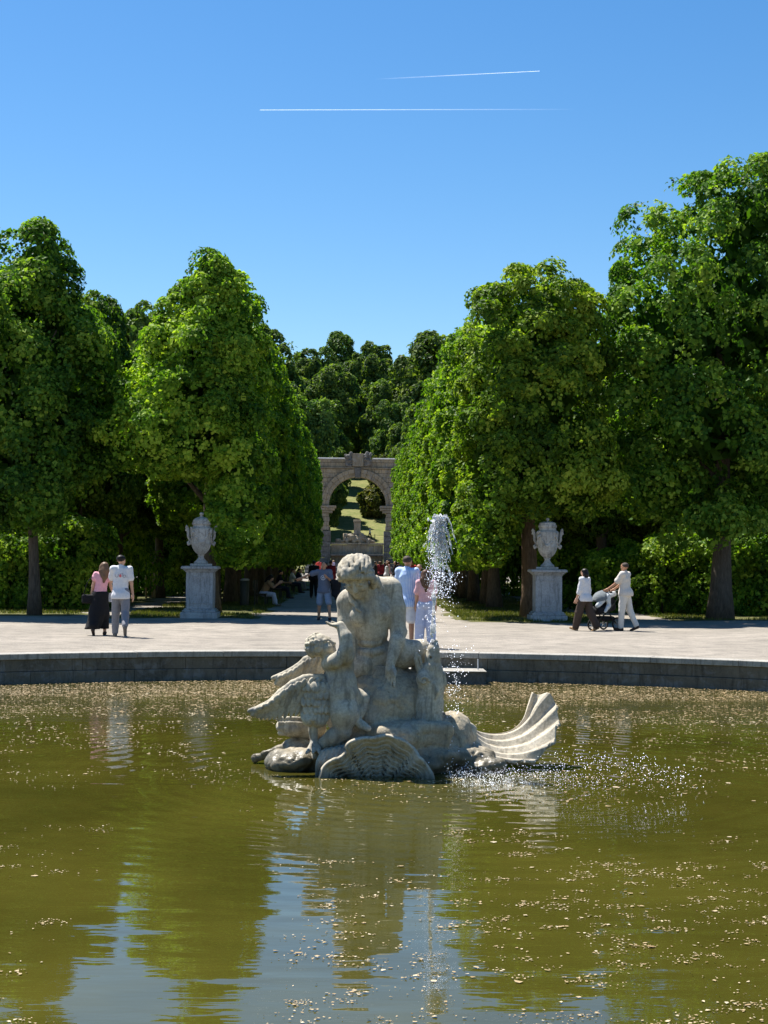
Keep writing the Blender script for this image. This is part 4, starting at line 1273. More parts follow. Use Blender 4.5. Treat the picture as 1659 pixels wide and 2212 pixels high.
# --- rocks
def rocks():
    S = Sculpt((-1.55, -1.15, -0.30), (1.50, 0.95, 1.08), 0.019)
    # seat and central mound
    S.ell(q(1010, 1040, .05), (.33, .36, .34), None, .08)
    S.ell(q(1060, 1140, -.12), (.40, .34, .34), None, .08)
    S.ell(q(985, 1230, -.12), (.36, .32, .26), None, .08)
    S.ell(q(860, 1150, .05), (.36, .40, .40), None, .1)
    S.ell(q(1250, 1150, .02), (.28, .34, .36), None, .08)
    S.ell(q(1010, 1560, .10), (1.0, .72, .20), None, .10)
    S.ell(q(1060, 1400, .05), (.62, .50, .24), None, .08)
    S.ell(q(1160, 1360, -.42), (.28, .26, .16), None, .06)
    # step under the kneeling cherub
    S.box(q(830, 1405, -.26), (.24, .20, .055), axes((0.1, 1, 0.0), (.12, 0, 1)), .03, .03)
    S.box(q(770, 1540, -.34), (.28, .20, .09), axes((0.1, 1, 0)), .05, .04)
    # block that carries the dolphin and the dark wet rocks below
    S.box(q(1375, 1345, -.34), (.245, .21, .145), axes((-.05, 1, 0), (0.06, 0, 1)), .07, .03)
    S.box(q(1270, 1320, -.30), (.16, .20, .10), axes((.2, 1, 0)), .06, .05)
    S.ell(q(1420, 1500, -.30), (.30, .30, .16), None, .05)
    S.ell(q(1330, 1570, -.48), (.20, .20, .12), None, .04)
    S.ell(q(1555, 1400, -.05), (.22, .28, .30), None, .06)
    S.ell(q(1640, 1520, -.20), (.30, .26, .13), None, .05)
    S.ell(q(1790, 1580, -.38), (.22, .16, .08), None, .04)
    S.ell(q(1700, 1500, .15), (.35, .25, .16), None, .06)
    # left slabs running into the water
    S.ell(q(400, 1560, -.25), (.34, .28, .15), axes((.3, 1, 0), (-.16, 0, 1)), .04)
    S.box(q(270, 1490, .15), (.26, .06, .045), axes((.2, 1, 0.05), (-.34, 0, 1)), .03, .03)
    S.ell(q(520, 1500, .15), (.30, .30, .16), None, .06)
    S.noise(.030, 3.2, 2, 21)
    S.ridge(.020, 6.5, 25)
    S.noise(.012, 13, 3, 24)
    return link('rock', S.mesh('rock'), M['rock'], sculp)
rocks()
def tail():
    S = Sculpt((-1.25, -0.25, 0.1), (-0.55, 0.55, 0.75), 0.010)
    S.ell(q(400, 1318, .10), (.19, .17, .105), axes((0, 1, 0), (.12, 0, 1)), .03)
    S.ell(q(520, 1320, .12), (.17, .16, .13), None, .04)
    g = np.random.default_rng(9)
    for i in range(11):
        for j in range(4):
            cx = 290+i*22+(j % 2)*11; cy = 1255+j*34
            S.ell(q(cx, cy, .10-.135*math.sqrt(max(0, 1-((cx-400)/150)**2))*(.65+.35*math.sin((j+.6)/4*math.pi))), (.028, .022, .030), None, .008)
    S.noise(.006, 12, 3, 11)
    return link('fish_tail', S.mesh('fish_tail'), M['statue'], sculp)
tail()
def fin():
    """webbed fin whose ribs reach the water behind the front shell"""
    S = Sculpt((-0.80, -1.0, -0.20), (-0.15, -0.25, 0.36), 0.010)
    for i in range(6):
        x = 590+i*42
        S.chain([q(x+60, 1470-i*8, -.50), q(x+20, 1500-i*9, -.66), q(x-8, 1560-i*8, -.72), q(x-16, 1700, -.74)], [.030, .033, .030, .026], .003)
    S.noise(.003, 12, 2, 12)
    return link('fin', S.mesh('fin'), M['statue'], sculp)
fin()

# --- shells
def sheet(name, grid, thick, mat, parent):
    """closed sheet of given thickness from an (m,n,3) grid"""
    m, n, _ = grid.shape
    du = np.gradient(grid, axis=0); dv = np.gradient(grid, axis=1)
    nr = np.cross(du, dv); nr /= np.linalg.norm(nr, axis=2)[:, :, None]+1e-9
    t = np.asarray(thick)
    if t.ndim: t = t[:, :, None]
    back = grid-nr*t
    v = np.concatenate([grid.reshape(-1, 3), back.reshape(-1, 3)])
    i, j = np.meshgrid(np.arange(m-1), np.arange(n-1), indexing='ij')
    a = (i*n+j).ravel(); o = m*n
    f = [np.stack([a, a+n, a+n+1, a+1], 1), np.stack([a+o, a+1+o, a+n+1+o, a+n+o], 1)]
    for j0, flip in ((0, 0), (n-1, 1)):
        b = np.arange(m-1)*n+j0
        e = np.stack([b, b+o, b+n+o, b+n], 1); f.append(e[:, ::-1] if flip else e)
    for i0, flip in ((0, 1), (m-1, 0)):
        b = i0*n+np.arange(n-1)
        e = np.stack([b, b+o, b+1+o, b+1], 1); f.append(e[:, ::-1] if flip else e)
    return link(name, mesh_np(name, v, np.concatenate(f)), mat, parent)

def resample(P, n):
    P = np.asarray(P, float)
    x = np.linspace(0, len(P)-1, n); i = np.clip(x.astype(int), 0, len(P)-2); f = (x-i)[:, None]
    p0 = P[np.maximum(i-1, 0)]; p1 = P[i]; p2 = P[i+1]; p3 = P[np.minimum(i+2, len(P)-1)]
    return 0.5*((2*p1)+(-p0+p2)*f+(2*p0-5*p1+4*p2-p3)*f**2+(-p0+3*p1-3*p2+p3)*f**3)

def front_shell():
    rim = [(590, 1760), (606, 1640), (640, 1585), (690, 1556), (735, 1540), (790, 1490), (796, 1440), (850, 1410), (905, 1398), (975, 1396), (1060, 1378), (1130, 1392), (1190, 1414), (1235, 1446), (1270, 1478), (1300, 1530), (1335, 1560), (1372, 1612), (1402, 1665), (1410, 1760)]
    m, n = 170, 100
    top = resample(rim, m)
    g = np.zeros((m, n, 3))
    cx0, cy0 = 1004, 1790
    for a in range(m):
        th = math.atan2(cy0-top[a, 1], top[a, 0]-cx0)
        for b in range(n):
            t = b/(n-1)                        # 0 rim, 1 hinge below the water
            x = top[a, 0]+(cx0-top[a, 0])*t*.93; y = top[a, 1]+(cy0-top[a, 1])*t*.93
            # rim leans to the viewer, the bowl is hollowed away from the viewer
            dep = -.93+.13*math.sin(math.pi*min(t*.95, 1))**.8*(.55+.45*math.sin(th))+.05*t
            lob = math.cos(th*14)
            rip = ((t*11.0+.22*lob+.25*math.sin(th*5)) % 1)*2-1
            dep += .020*lob*(1-t)+.015*rip*min(1, t*6)
            p = q(x, y, dep)
            p[2] += .004*rip*min(1, t*6)
            g[a, b] = p
    return sheet('shell', g, -.035, M['shell'], sculp)
front_shell()

def right_shell():
    D = lambda cx, cy, w: np.array([((877.8+.2315*cx)-820)*.004967, w, (1653-(1426.4+.2315*cy))*.004967])
    rows = [
        [(470, 590, .10), (520, 560, .18), (700, 672, .30), (900, 702, .38), (1050, 662, .42), (1150, 570, .45), (1205, 440, .47), (1250, 322, .48)],
        [(476, 600, .06), (540, 572, .12), (715, 690, .22), (915, 722, .28), (1090, 676, .32), (1215, 570, .34), (1300, 450, .36), (1400, 338, .37)],
        [(482, 615, .02), (555, 590, .06), (735, 722, .12), (935, 760, .16), (1140, 705, .19), (1285, 600, .21), (1375, 515, .22), (1445, 445, .23)],
        [(488, 632, -.02), (560, 612, .0), (750, 756, .02), (950, 800, .03), (1160, 755, .04), (1290, 675, .05), (1370, 620, .05), (1430, 570, .05)],
        [(494, 650, -.05), (565, 640, -.05), (755, 790, -.08), (930, 838, -.11), (1110, 820, -.13), (1220, 775, -.14), (1300, 735, -.14), (1370, 690, -.14)],
        [(500, 668, -.07), (565, 670, -.09), (745, 812, -.16), (880, 858, -.21), (1010, 868, -.24), (1100, 858, -.26), (1180, 846, -.27), (1245, 835, -.27)],
        [(505, 685, -.09), (560, 700, -.12), (725, 830, -.22), (810, 862, -.27), (870, 880, -.31), (920, 892, -.33), (960, 900, -.35), (1000, 905, -.36)]]
    R_ = np.array([[D(*p) for p in row] for row in rows])
    m, n = 141, 60
    A = np.stack([resample(R_[:, j], m) for j in range(R_.shape[1])], 1)
    G = np.stack([resample(A[i], n) for i in range(m)], 0)
    du = np.gradient(G, axis=0); dv = np.gradient(G, axis=1)
    nr = np.cross(du, dv); nr /= np.linalg.norm(nr, axis=2)[:, :, None]+1e-9
    ph = np.linspace(.25, 5.25, m)[:, None]; s = np.linspace(0, 1, n)[None]
    tri = np.abs(((ph) % 1)*2-1)
    tri = np.clip(tri*1.5-.25, 0, 1)
    amp = .010+.024*s**1.2
    G = G+nr*((tri-.5)*amp*2)[:, :, None]
    # the rim runs out further on every ridge
    ext = dv[:, -1:]/(np.linalg.norm(dv[:, -1:], axis=2)[:, :, None]+1e-9)
    G = G+ext*((tri-.5)*.02*np.clip(s-.80, 0, 1)/.20)[:, :, None]
    sh = sheet('shell', G, .040, M['shell'], sculp)
    # scrolled hinge
    S = Sculpt((.45, -.55, .25), (1.05, .35, .80), .011)
    c = D(570, 672, -.10)
    for t in np.linspace(0, 9.0, 40):
        rr = .125-.0115*t
        p = c+np.array([-rr*math.cos(t+1.0), 0, rr*math.sin(t+1.0)])
        t2 = t+.23; r2 = .125-.0115*t2
        p2 = c+np.array([-r2*math.cos(t2+1.0), 0, r2*math.sin(t2+1.0)])
        S.cone(p, p2, .022, .022, .006)
    S.cone(c+np.array([0, .04, 0]), c+np.array([0, .30, .02]), .115, .10, .02)
    S.noise(.004, 9, 2, 2)
    link('scroll', S.mesh('scroll'), M['shell'], sh)
right_shell()
print('sculpture', round(time.time()-T0, 1))
# ------------------------------------------------------------------ water of the fountain
def spray_mat():
    m, nt, out = new_mat('white_water')
    g = N(nt, 'ShaderNodeBsdfGlass'); g.inputs['IOR'].default_value = 1.33; g.inputs['Roughness'].default_value = 0.03
    d = N(nt, 'ShaderNodeBsdfDiffuse'); d.inputs[0].default_value = (0.92, 0.95, 1, 1)
    t = N(nt, 'ShaderNodeBsdfTranslucent'); t.inputs[0].default_value = (0.92, 0.95, 1, 1)
    a = nt.nodes.new('ShaderNodeMixShader'); a.inputs[0].default_value = 0.55
    nt.links.new(d.outputs[0], a.inputs[1]); nt.links.new(t.outputs[0], a.inputs[2])
    b = nt.nodes.new('ShaderNodeMixShader')
    f = ramp(nt, noise_n(nt, coords(nt), 24, 3), [(0.42, 0.10), (0.60, 0.8)])
    nt.links.new(f, b.inputs[0])
    nt.links.new(g.outputs[0], b.inputs[1]); nt.links.new(a.outputs[0], b.inputs[2])
    nt.links.new(b.outputs[0], out.inputs[0])
    return m
M['spray'] = spray_mat()
def drop_mat():
    m, nt, out = new_mat('water_drop')
    d = N(nt, 'ShaderNodeBsdfDiffuse'); d.inputs[0].default_value = (0.95, 0.96, 1, 1)
    t = N(nt, 'ShaderNodeBsdfTranslucent'); t.inputs[0].default_value = (0.95, 0.96, 1, 1)
    a = nt.nodes.new('ShaderNodeAddShader')
    g = N(nt, 'ShaderNodeBsdfGlass'); g.inputs['IOR'].default_value = 1.33; g.inputs['Roughness'].default_value = 0.0
    nt.links.new(d.outputs[0], a.inputs[0]); nt.links.new(t.outputs[0], a.inputs[1])
    b = nt.nodes.new('ShaderNodeMixShader'); b.inputs[0].default_value = 0.3
    nt.links.new(a.outputs[0], b.inputs[1]); nt.links.new(g.outputs[0], b.inputs[2])
    nt.links.new(b.outputs[0], out.inputs[0])
    return m
M['drop'] = drop_mat()

def jet():
    jx = (935-820)*.004967; jy = -.30
    jet_o = empty('water_jet', (SX, SY, WATER_Z), label='white water jet spouting up from the dolphin beak and breaking into a plume', cat='water jet')
    px = lambda u, v, w=0.0: np.array([(u-820)*.004967, jy+w, (1653-v)*.004967])
    g = np.random.default_rng(17)
    S = Sculpt((.42, -.50, 1.10), (.86, -.08, 2.80), .0068)
    # rising thread of water
    z = 1392.0; p = px(933, z)
    while z > 1150:
        z2 = z-g.uniform(5, 13)
        f = (1392-z)/240
        p2 = px(933+8*f+g.normal(0, 1.2), z2, g.normal(0, .008))
        r = .0085+.009*abs(g.normal()) if g.random() < .8 else .002
        S.cone(p, p2, r, r*g.uniform(.6, 1.3), .004)
        p = p2; z = z2
    # plume: curtains of water falling back round the thread
    for i in range(95):
        u0 = 944+g.normal(0, 8); v0 = g.uniform(1110, 1170)
        side = (u0-944)/9
        n = g.integers(2, 6); P = [px(u0, v0, g.normal(0, .045))]; Rr = [g.uniform(.005, .013)]
        for j in range(n):
            u0 += side*2.2+g.normal(0, 1.5); v0 += g.uniform(7, 15)
            P.append(px(u0, v0, P[-1][1]-jy+g.normal(0, .01))); Rr.append(g.uniform(.002, .009))
        S.chain(P, Rr, .006)
    for i in range(50):
        t = g.uniform(0, 1)
        S.ell(px(945+g.normal(0, 8.5), 1115+g.exponential(16), g.normal(0, .035)), g.uniform(.007, .022, 3), None, .008)
    # long strand falling on the right
    P = [px(966, 1180)]; Rr = [.012]
    for j in range(14):
        P.append(px(966-4*math.sin(j*.5)+g.normal(0, 1.5)+j*.2, 1180+j*7.5, g.normal(0, .01))); Rr.append(g.uniform(.003, .012))
    S.chain(P, Rr, .005)
    S.noise(.003, 22, 2, 31)
    link('plume', S.mesh('plume'), M['spray'], jet_o)
    mb = MB()
    def drops(n, fu, fv, fw, r0, r1):
        for i in range(n):
            mb.drop(px(fu(), fv(), fw()), np.full(3, math.exp(g.uniform(math.log(r0), math.log(r1)))))
    drops(1500, lambda: 943+g.normal(0, 12), lambda: g.uniform(1140, 1290), lambda: g.normal(0, .07), .0012, .0034)
    drops(200, lambda: 918+g.uniform(0, 1)**.6*40+g.normal(0, 4), lambda: g.uniform(1190, 1262), lambda: g.normal(0, .08), .0015, .004)
    drops(150, lambda: 968+g.normal(0, 13), lambda: 1235+g.exponential(26), lambda: g.normal(0, .09), .002, .006)
    drops(110, lambda: 932+g.normal(0, 14), lambda: g.uniform(1300, 1400), lambda: g.normal(0, .06), .002, .0052)
    drops(230, lambda: 985+g.normal(0, 17), lambda: g.uniform(1390, 1540), lambda: g.normal(.25, .2), .002, .0062)
    d = mb.build('droplets', M['drop'], jet_o, True); d['kind'] = 'stuff'
    # splash ring where the water falls back
    mb = MB()
    g2 = np.random.default_rng(23)
    n = 2100
    for i in range(n):
        if i < 1200:
            x = .62+abs(g2.normal(0, .75)); y = -.85+g2.normal(0, .30)-.12*x; zz = abs(g2.normal(0, .05))+.005
            x += .25*g2.random()
            r = math.exp(g2.uniform(math.log(.0012), math.log(.0040)))
        elif i < 1850:
            a = g2.uniform(0, 1); x = 1.15+1.75*a+g2.normal(0, .12); y = -1.15-.75*a+g2.normal(0, .22); zz = max(.005, .28*math.sin(a*2.6)+g2.normal(0, .06))
            r = math.exp(g2.uniform(math.log(.0014), math.log(.0048)))
        else:
            x = .75+g2.normal(0, .16); y = -.25+g2.normal(0, .2); zz = abs(g2.normal(.1, .12)); r = g2.uniform(.003, .007)
        mb.drop((x, y, zz), np.full(3, r))
    o = mb.build('splash_droplets', M['drop'], None, True, loc=(SX, SY, WATER_Z))
    tag(o, 'spray of sparkling droplets splashing on the water right of the sculpture', 'spray', kind='stuff')
jet()

# ------------------------------------------------------------------ stone urns on pedestals
def pedestal(loc, label):
    o = empty('urn_pedestal', loc, label=label, cat='pedestal', group='pedestals at the avenue mouth')
    MB().box((-.53, -.53, -.02), (.53, .53, .17), .015).build('plinth', M['pedestal'], o)
    MB().box((-.48, -.48, .17), (.48, .48, .235), .02).box((-.44, -.44, .235), (.44, .44, .275), .015).build('base_moulding', M['pedestal'], o)
    b = MB().box((-.385, -.385, .275), (.385, .385, 1.33), .008).build('shaft', M['pedestal'], o)
    for a in range(4):
        # raised frame with a sunk panel on each face
        mb = MB()
        y = -.385
        mb.box((-.27, y-.016, .42), (-.235, y-.001, 1.20), .004).box((.235, y-.016, .42), (.27, y-.001, 1.20), .004)
        mb.box((-.234, y-.016, .42), (.234, y-.001, .455), .004).box((-.234, y-.016, 1.165), (.234, y-.001, 1.20), .004)
        mb.build('panel_frame', M['pedestal'], b, rot=(0, 0, a*math.pi/2))
    mb = MB()
    for z0, z1, r in ((1.33, 1.365, .41), (1.365, 1.40, .445), (1.40, 1.425, .48), (1.425, 1.485, .525), (1.485, 1.505, .50)):
        mb.box((-r, -r, z0), (r, r, z1), .008)
    mb.build('cornice', M['pedestal'], o)
    return o

def urn(loc, label, lidded, rz):
    o = empty('stone_urn', loc, rz, label=label, cat='urn', group='urns at the avenue mouth')
    MB().box((-.37, -.37, 0), (.37, .37, .07), .01).build('foot_slab', M['urn'], o)
    MB().lathe([(0, .07), (.235, .07), (.24, .10), (.225, .125), (.17, .165), (.115, .22), (.09, .28), (.10, .305), (.125, .32), (.10, .335), (0, .335)], 32).build('stem', M['urn'], o, True)
    fl = lambda i, r, z, a: .045*np.abs(np.sin(a*12))*(1 if .36 < z < .66 else .0) - (.02 if .36 < z < .66 else 0)
    bowl = MB().lathe([(0, .33), (.10, .335), (.18, .385), (.25, .46), (.30, .55), (.335, .65), (.345, .67), (.335, .69), (.355, .80), (.375, .95), (.385, 1.07), (.375, 1.10), (.34, 1.125), (.30, 1.14), (.285, 1.19), (.30, 1.21), (0, 1.21)], 96, flute=fl).build('bowl', M['urn'], o, True)
    # festoon and rosettes in relief
    S = Sculpt((-.50, -.50, .50), (.50, .50, 1.20), .013)
    g = np.random.default_rng(5 if lidded else 8)
    for a0 in range(4):
        for t in np.linspace(-.7, .7, 17):
            a = a0*math.pi/2+t
            z = .99-.30*math.cos(t/.7*math.pi/2)
            rr = .345+.035*(z-.65)/.4
            S.ell((rr*math.cos(a), rr*math.sin(a), z+g.normal(0, .012)), g.uniform(.028, .045, 3), None, .006)
        a = a0*math.pi/2+math.pi/4
        for j in range(9):
            S.ell((.385*math.cos(a)+g.normal(0, .03), .385*math.sin(a)+g.normal(0, .03), 1.0+g.normal(0, .05)), g.uniform(.025, .045, 3), None, .006)
    S.noise(.006, 20, 2, 3)
    link('festoon', S.mesh('festoon'), M['urn'], bowl)
    for sx in (-1, 1):
        S = Sculpt((min(.28*sx, .56*sx), -.14, .58), (max(.28*sx, .56*sx), .14, 1.24), .011)
        S.chain([np.array([.36*sx, 0, .66]), np.array([.43*sx, 0, .63]), np.array([.455*sx, 0, .68]), np.array([.42*sx, 0, .71])], [.035, .042, .036, .025], .01)
        S.chain([np.array([.39*sx, 0, .76]), np.array([.44*sx, 0, .86]), np.array([.445*sx, 0, 1.0]), np.array([.46*sx, 0, 1.08])], [.034, .044, .05, .05], .015)
        S.ell((.475*sx, 0, 1.10), (.055, .06, .07), None, .02)
        S.chain([np.array([.46*sx, -.05, 1.13]), np.array([.50*sx, -.09, 1.17]), np.array([.53*sx, -.085, 1.12])], [.025, .025, .014], .008)
        S.chain([np.array([.46*sx, .05, 1.13]), np.array([.50*sx, .09, 1.17]), np.array([.53*sx, .085, 1.12])], [.025, .025, .014], .008)
        S.cone(np.array([.49*sx, 0, 1.09]), np.array([.525*sx, 0, 1.04]), .034, .024, .01)
        S.noise(.004, 18, 2, 4)
        link('handle', S.mesh('handle'), M['urn'], o)
    if lidded:
        fl2 = lambda i, r, z, a: .05*np.abs(np.sin(a*10))
        lid = MB().lathe([(0, 1.20), (.30, 1.205), (.315, 1.225), (.30, 1.255), (.285, 1.285), (.29, 1.30), (.26, 1.35), (.20, 1.40), (.11, 1.43), (0, 1.435)], 80, flute=fl2).build('lid', M['urn'], o, True)
        MB().lathe([(.06, 1.42), (.075, 1.445), (.045, 1.46), (.04, 1.475), (.07, 1.50), (.08, 1.525), (.06, 1.56), (0, 1.575)], 20).build('knob', M['urn'], lid, True)
    else:
        lid = MB().lathe([(0, 1.20), (.275, 1.205), (.30, 1.225), (.31, 1.27), (.285, 1.31), (.27, 1.33), (.275, 1.35), (.22, 1.38), (.13, 1.40), (0, 1.405)], 64, flute=lambda i, r, z, a: .03*np.abs(np.sin(a*14))).build('lid', M['urn'], o, True)
        MB().lathe([(.04, 1.39), (.05, 1.41), (.03, 1.425), (.055, 1.45), (.06, 1.475), (.04, 1.50), (0, 1.51)], 20).build('knob', M['urn'], lid, True)
    o.scale = (.86, .86, 1)
    return o
pedestal((-4.55, 45.0, 0), 'grey panelled stone pedestal under the urn on the left')
urn((-4.55, 45.0, 1.505), 'carved stone urn with domed lid on the left pedestal', True, .1)
pedestal((5.58, 45.0, 0), 'grey panelled stone pedestal under the urn on the right')
urn((5.58, 45.0, 1.505), 'carved stone urn with festoons on the right pedestal', False, -.15)

# ------------------------------------------------------------------ ruined arch
AY = 206.0
arch = empty('ruined_arch', (0, AY, 0), label='ruined stone triumphal arch closing the end of the avenue', cat='arch')
def wedge(r0, r1, a0, a1, y0, y1, zc, n=4):
    th = np.linspace(a0, a1, n)
    v = []
    for t in th:
        for (r, y) in ((r0, y0), (r1, y0), (r1, y1), (r0, y1)):
            v.append((r*math.cos(t), y, zc+r*math.sin(t)))
    qd = [(i*4+j, (i+1)*4+j, (i+1)*4+(j+1) % 4, i*4+(j+1) % 4) for i in range(n-1) for j in range(4)]
    qd += [(0, 1, 2, 3), ((n-1)*4+3, (n-1)*4+2, (n-1)*4+1, (n-1)*4)]
    return MB().raw(v, qd)
ag = random.Random(12)
def stone(lo, hi, mat=None, name='stone_block', j=.02):
    d = [ag.uniform(0, j) for _ in range(3)]
    lo = (lo[0]+.012, lo[1]+d[1], lo[2]+.012); hi = (hi[0]-.012, hi[1], hi[2]-.012)
    return MB().box(lo, hi, .025).build(name, mat or ag.choice((M['arch'], M['arch'], M['arch_b'])), arch)
ZS = 9.1
for i in range(17):
    a0, a1 = math.pi*i/17+.004, math.pi*(i+1)/17-.004
    if i == 8: continue
    wedge(3.85, 4.32, a0, a1, -.62+ag.uniform(-.02, .02), 2.0, ZS).build('voussoir', ag.choice((M['arch'], M['arch_b'])), arch)
    wedge(4.33, 4.86, a0, a1, -.74+ag.uniform(-.02, .02), 1.9, ZS).build('voussoir', ag.choice((M['arch'], M['arch'], M['arch_b'])), arch)
wedge(3.75, 5.05, math.pi*8/17+.002, math.pi*9/17-.002, -.95, 2.0, ZS).build('keystone', M['arch_dark'], arch)
# spandrels: courses of blocks either side of the curve
z = ZS
row = 0
while z < 14.0:
    z1 = min(z+.62, 14.02)
    zt = z1-ZS
    xin = math.sqrt(max(0, 4.55**2-zt**2)) if zt < 4.5 else 0.02
    for s in (-1, 1):
        x = xin
        first = True
        while x < 6.6:
            w = ag.uniform(.75, 1.35)*(0.6 if first and row % 2 else 1)
            x1 = min(x+w, 6.6)
            if 6.6-x1 < .3: x1 = 6.6
            stone((min(s*x, s*x1), -.5, z), (max(s*x, s*x1), 1.8, z1))
            x = x1; first = False
    z = z1; row += 1
# string course, frieze and capped parapet
for z0, z1, pr, wd in ((14.03, 14.20, .30, 1.7), (14.21, 14.85, .0, 1.2), (14.86, 15.28, .05, 1.5)):
    x = -6.6
    while x < 6.5:
        x1 = min(x+ag.uniform(.8, 1.2)*wd, 6.6)
        if 6.6-x1 < .4: x1 = 6.6
        stone((x, -.5-pr, z0), (x1, 1.8, z1)); x = x1
for a, b in ((-6.6, -1.75), (1.95, 6.6)):
    MB().box((a, -.68, 15.29), (b, 1.9, 15.46), .03).build('capping', M['lead'], arch)
stone((-.75, -.95, 14.3), (.75, 1.8, 16.05), M['arch_b'], 'inscription_block')
def relief(x0, x1, seed):
    S = Sculpt((x0-.25, -1.3, 14.2), (x1+.25, .4, 16.35), .06)
    S.box(((x0+x1)/2, -.4, 15.15), ((x1-x0)/2, .45, .75), None, .1, .05)
    g = np.random.default_rng(seed)
    for i in range(16): S.ell((g.uniform(x0, x1), -.75+g.normal(0, .08), g.uniform(14.4, 16.05)), g.uniform(.14, .34, 3), None, .06)
    S.noise(.05, 3, 2, seed)
    link('trophy_relief', S.mesh('trophy_relief'), M['arch_dark'], arch)
relief(-1.7, -.8, 3); relief(.82, 1.75, 4)
# piers
for s in (-1, 1):
    X = lambda a, b: (min(s*a, s*b), max(s*a, s*b))
    for z0, z1, xi, pr, mt in ((8.75, 9.08, 2.85 if s < 0 else 3.0, .55, None), (8.45, 8.74, 3.05, .45, None), (8.1, 8.44, 3.35, .3, M['arch_b'])):
        a, b = X(xi, 5.0); stone((a, -.5-pr, z0), (b, 1.8, z1), mt, 'impost_block')
        a, b = X(5.0, 6.6); stone((a, -.5-pr, z0), (b, 1.8, z1), mt, 'impost_block')
    z = 5.75
    k = 0
    while z < 8.05:
        z1 = min(z+.6, 8.09)
        m_ = 4.6+.4*(k % 2)
        for xa, xb in ((3.75+.08*(k % 2), m_), (m_, 6.6)):
            a, b = X(xa, xb); stone((a, -.5, z), (b, 1.8, z1))
        z = z1; k += 1
    z = -.05
    k = 0
    while z < 5.7:
        z1 = min(z+.72, 5.74); m_ = 4.5+.5*(k % 2)
        for xa, xb in ((3.55, m_), (m_, 6.8)):
            a, b = X(xa, xb); stone((a, -.75, z), (b, 2.0, z1), M['arch_dark'])
        z = z1; k += 1
# podium wall and basin below the figures
x = -3.5
while x < 3.45:
    x1 = min(x+ag.uniform(.8, 1.3), 3.5)
    if 3.5-x1 < .4: x1 = 3.5
    stone((x, -.2, 1.0), (x1, 1.2, 3.85), M['arch_b'], 'podium_slab'); x = x1
stone((-3.54, -.45, 3.86), (3.54, 1.3, 4.12), M['arch'], 'podium_coping')
stone((-3.5, -1.6, 2.35), (3.5, -.22, 2.62), M['arch_dark'], 'basin_rim')
stone((-6.8, -3.2, -.05), (6.8, -.8, 1.35), M['arch_dark'], 'basin_wall')

def river_gods():
    o = empty('river_god_group', (0, AY+.45, 4.12), label='broken stone figures and rocks heaped on the podium under the arch', cat='sculpture')
    S = Sculpt((-2.9, -1.0, -.1), (3.0, 1.0, 3.2), .05)
    g = np.random.default_rng(44)
    for i in range(34):
        x = g.normal(0, 1.0); S.ell((x, g.normal(0, .3), abs(g.normal(0, .5))*max(0.1, 1-abs(x)/2.2)), g.uniform(.18, .42, 3), None, .08)
    S.ell((.2, .1, .4), (1.3, .6, .7), None, .1)
    # reclining figures
    for s in (-1, 1):
        S.chain([np.array([s*.5, -.3, .75]), np.array([s*1.0, -.35, .55]), np.array([s*1.6, -.35, .35]), np.array([s*2.3, -.3, .12])], [.30, .27, .2, .12], .08)
        S.ell((s*.42, -.35, 1.2), (.17, .18, .22), None, .06)
        S.chain([np.array([s*.55, -.45, .95]), np.array([s*.95, -.6, .8]), np.array([s*1.25, -.55, .95])], [.12, .10, .08], .04)
    S.noise(.07, 2.5, 3, 8)
    link('figures', S.mesh('figures'), M['arch'], o)
    MB().box((-.45, .1, .9), (.45, .9, 2.75), .04).box((-.55, 0, 2.75), (.5, 1.0, 3.1), .06).build('broken_pillar', M['arch'], o)
    MB().lathe([(0, .2), (.36, .2), (.34, 1.25), (0, 1.28)], 18, (-1.55, .35, 0)).build('column_drum', M['arch'], o, True)
    MB().lathe([(0, 0), (.42, 0), (.40, .35), (.3, .55), (0, .6)], 16, (-2.55, 0, 0)).build('boulder', M['arch'], o, True)
river_gods()

# low metal railing across the end of the avenue
rl = empty('railing', (0, 178, 0), label='low grey metal railing across the far end of the avenue', cat='railing')
for i in range(13):
    x = -9+1.5*i
    MB().box((x-.04, -.04, 0), (x+.04, .04, .95), .01).build('post', M['rail'], rl)
MB().box((-9, -.025, .90), (9, .025, .96), .01).build('rail', M['rail'], rl)
MB().box((-9, -.025, .45), (9, .025, .50), .01).build('rail', M['rail'], rl)
# posts of a fence on the slope
fz = lambda x, y: float(hill_z(np.array([float(x)]), np.array([float(y)]))[0])
fo = empty('slope_fence', (0, 240, 0), label='thin wire fence with posts on the sunny slope seen through the arch', cat='fence')
for x in (-2.6, .95, 2.75, 4.4):
    MB().box((x-.05, -.05, fz(x, 240)-.2), (x+.05, .05, fz(x, 240)+1.3), .01).build('post', M['metal'], fo)
for hgt in (.5, 1.1):
    MB().tube([(x, 0, fz(x, 240)+hgt) for x in (-2.6, .95, 2.75, 4.4)], .015, 5).build('wire', M['metal'], fo)

# ------------------------------------------------------------------ small furniture
sk = empty('tree_stakes', (-8.9, 66.5, 0), label='pale wooden stakes guarding a young tree behind the couple', cat='stakes')
for x, y, lean in ((-.16, 0, -.02), (.10, .05, .02), (.22, -.2, 0), (-.75, .5, 0)):
    MB().tube([(x, y, -.05), (x+lean, y, .8), (x+lean*2, y, 1.62 if x > -.5 else .9)], [.045, .043, .04], 8).build('stake', M['wood'], sk, True)
MB().box((-.22, -.02, 1.48), (.26, .03, 1.56), .01).build('crossbar', M['wood'], sk)
MB().tube([(0, .0, -.02), (.02, .02, 1.2), (0, .05, 2.4)], [.03, .025, .015], 7).build('sapling', M['bark'], sk, True)

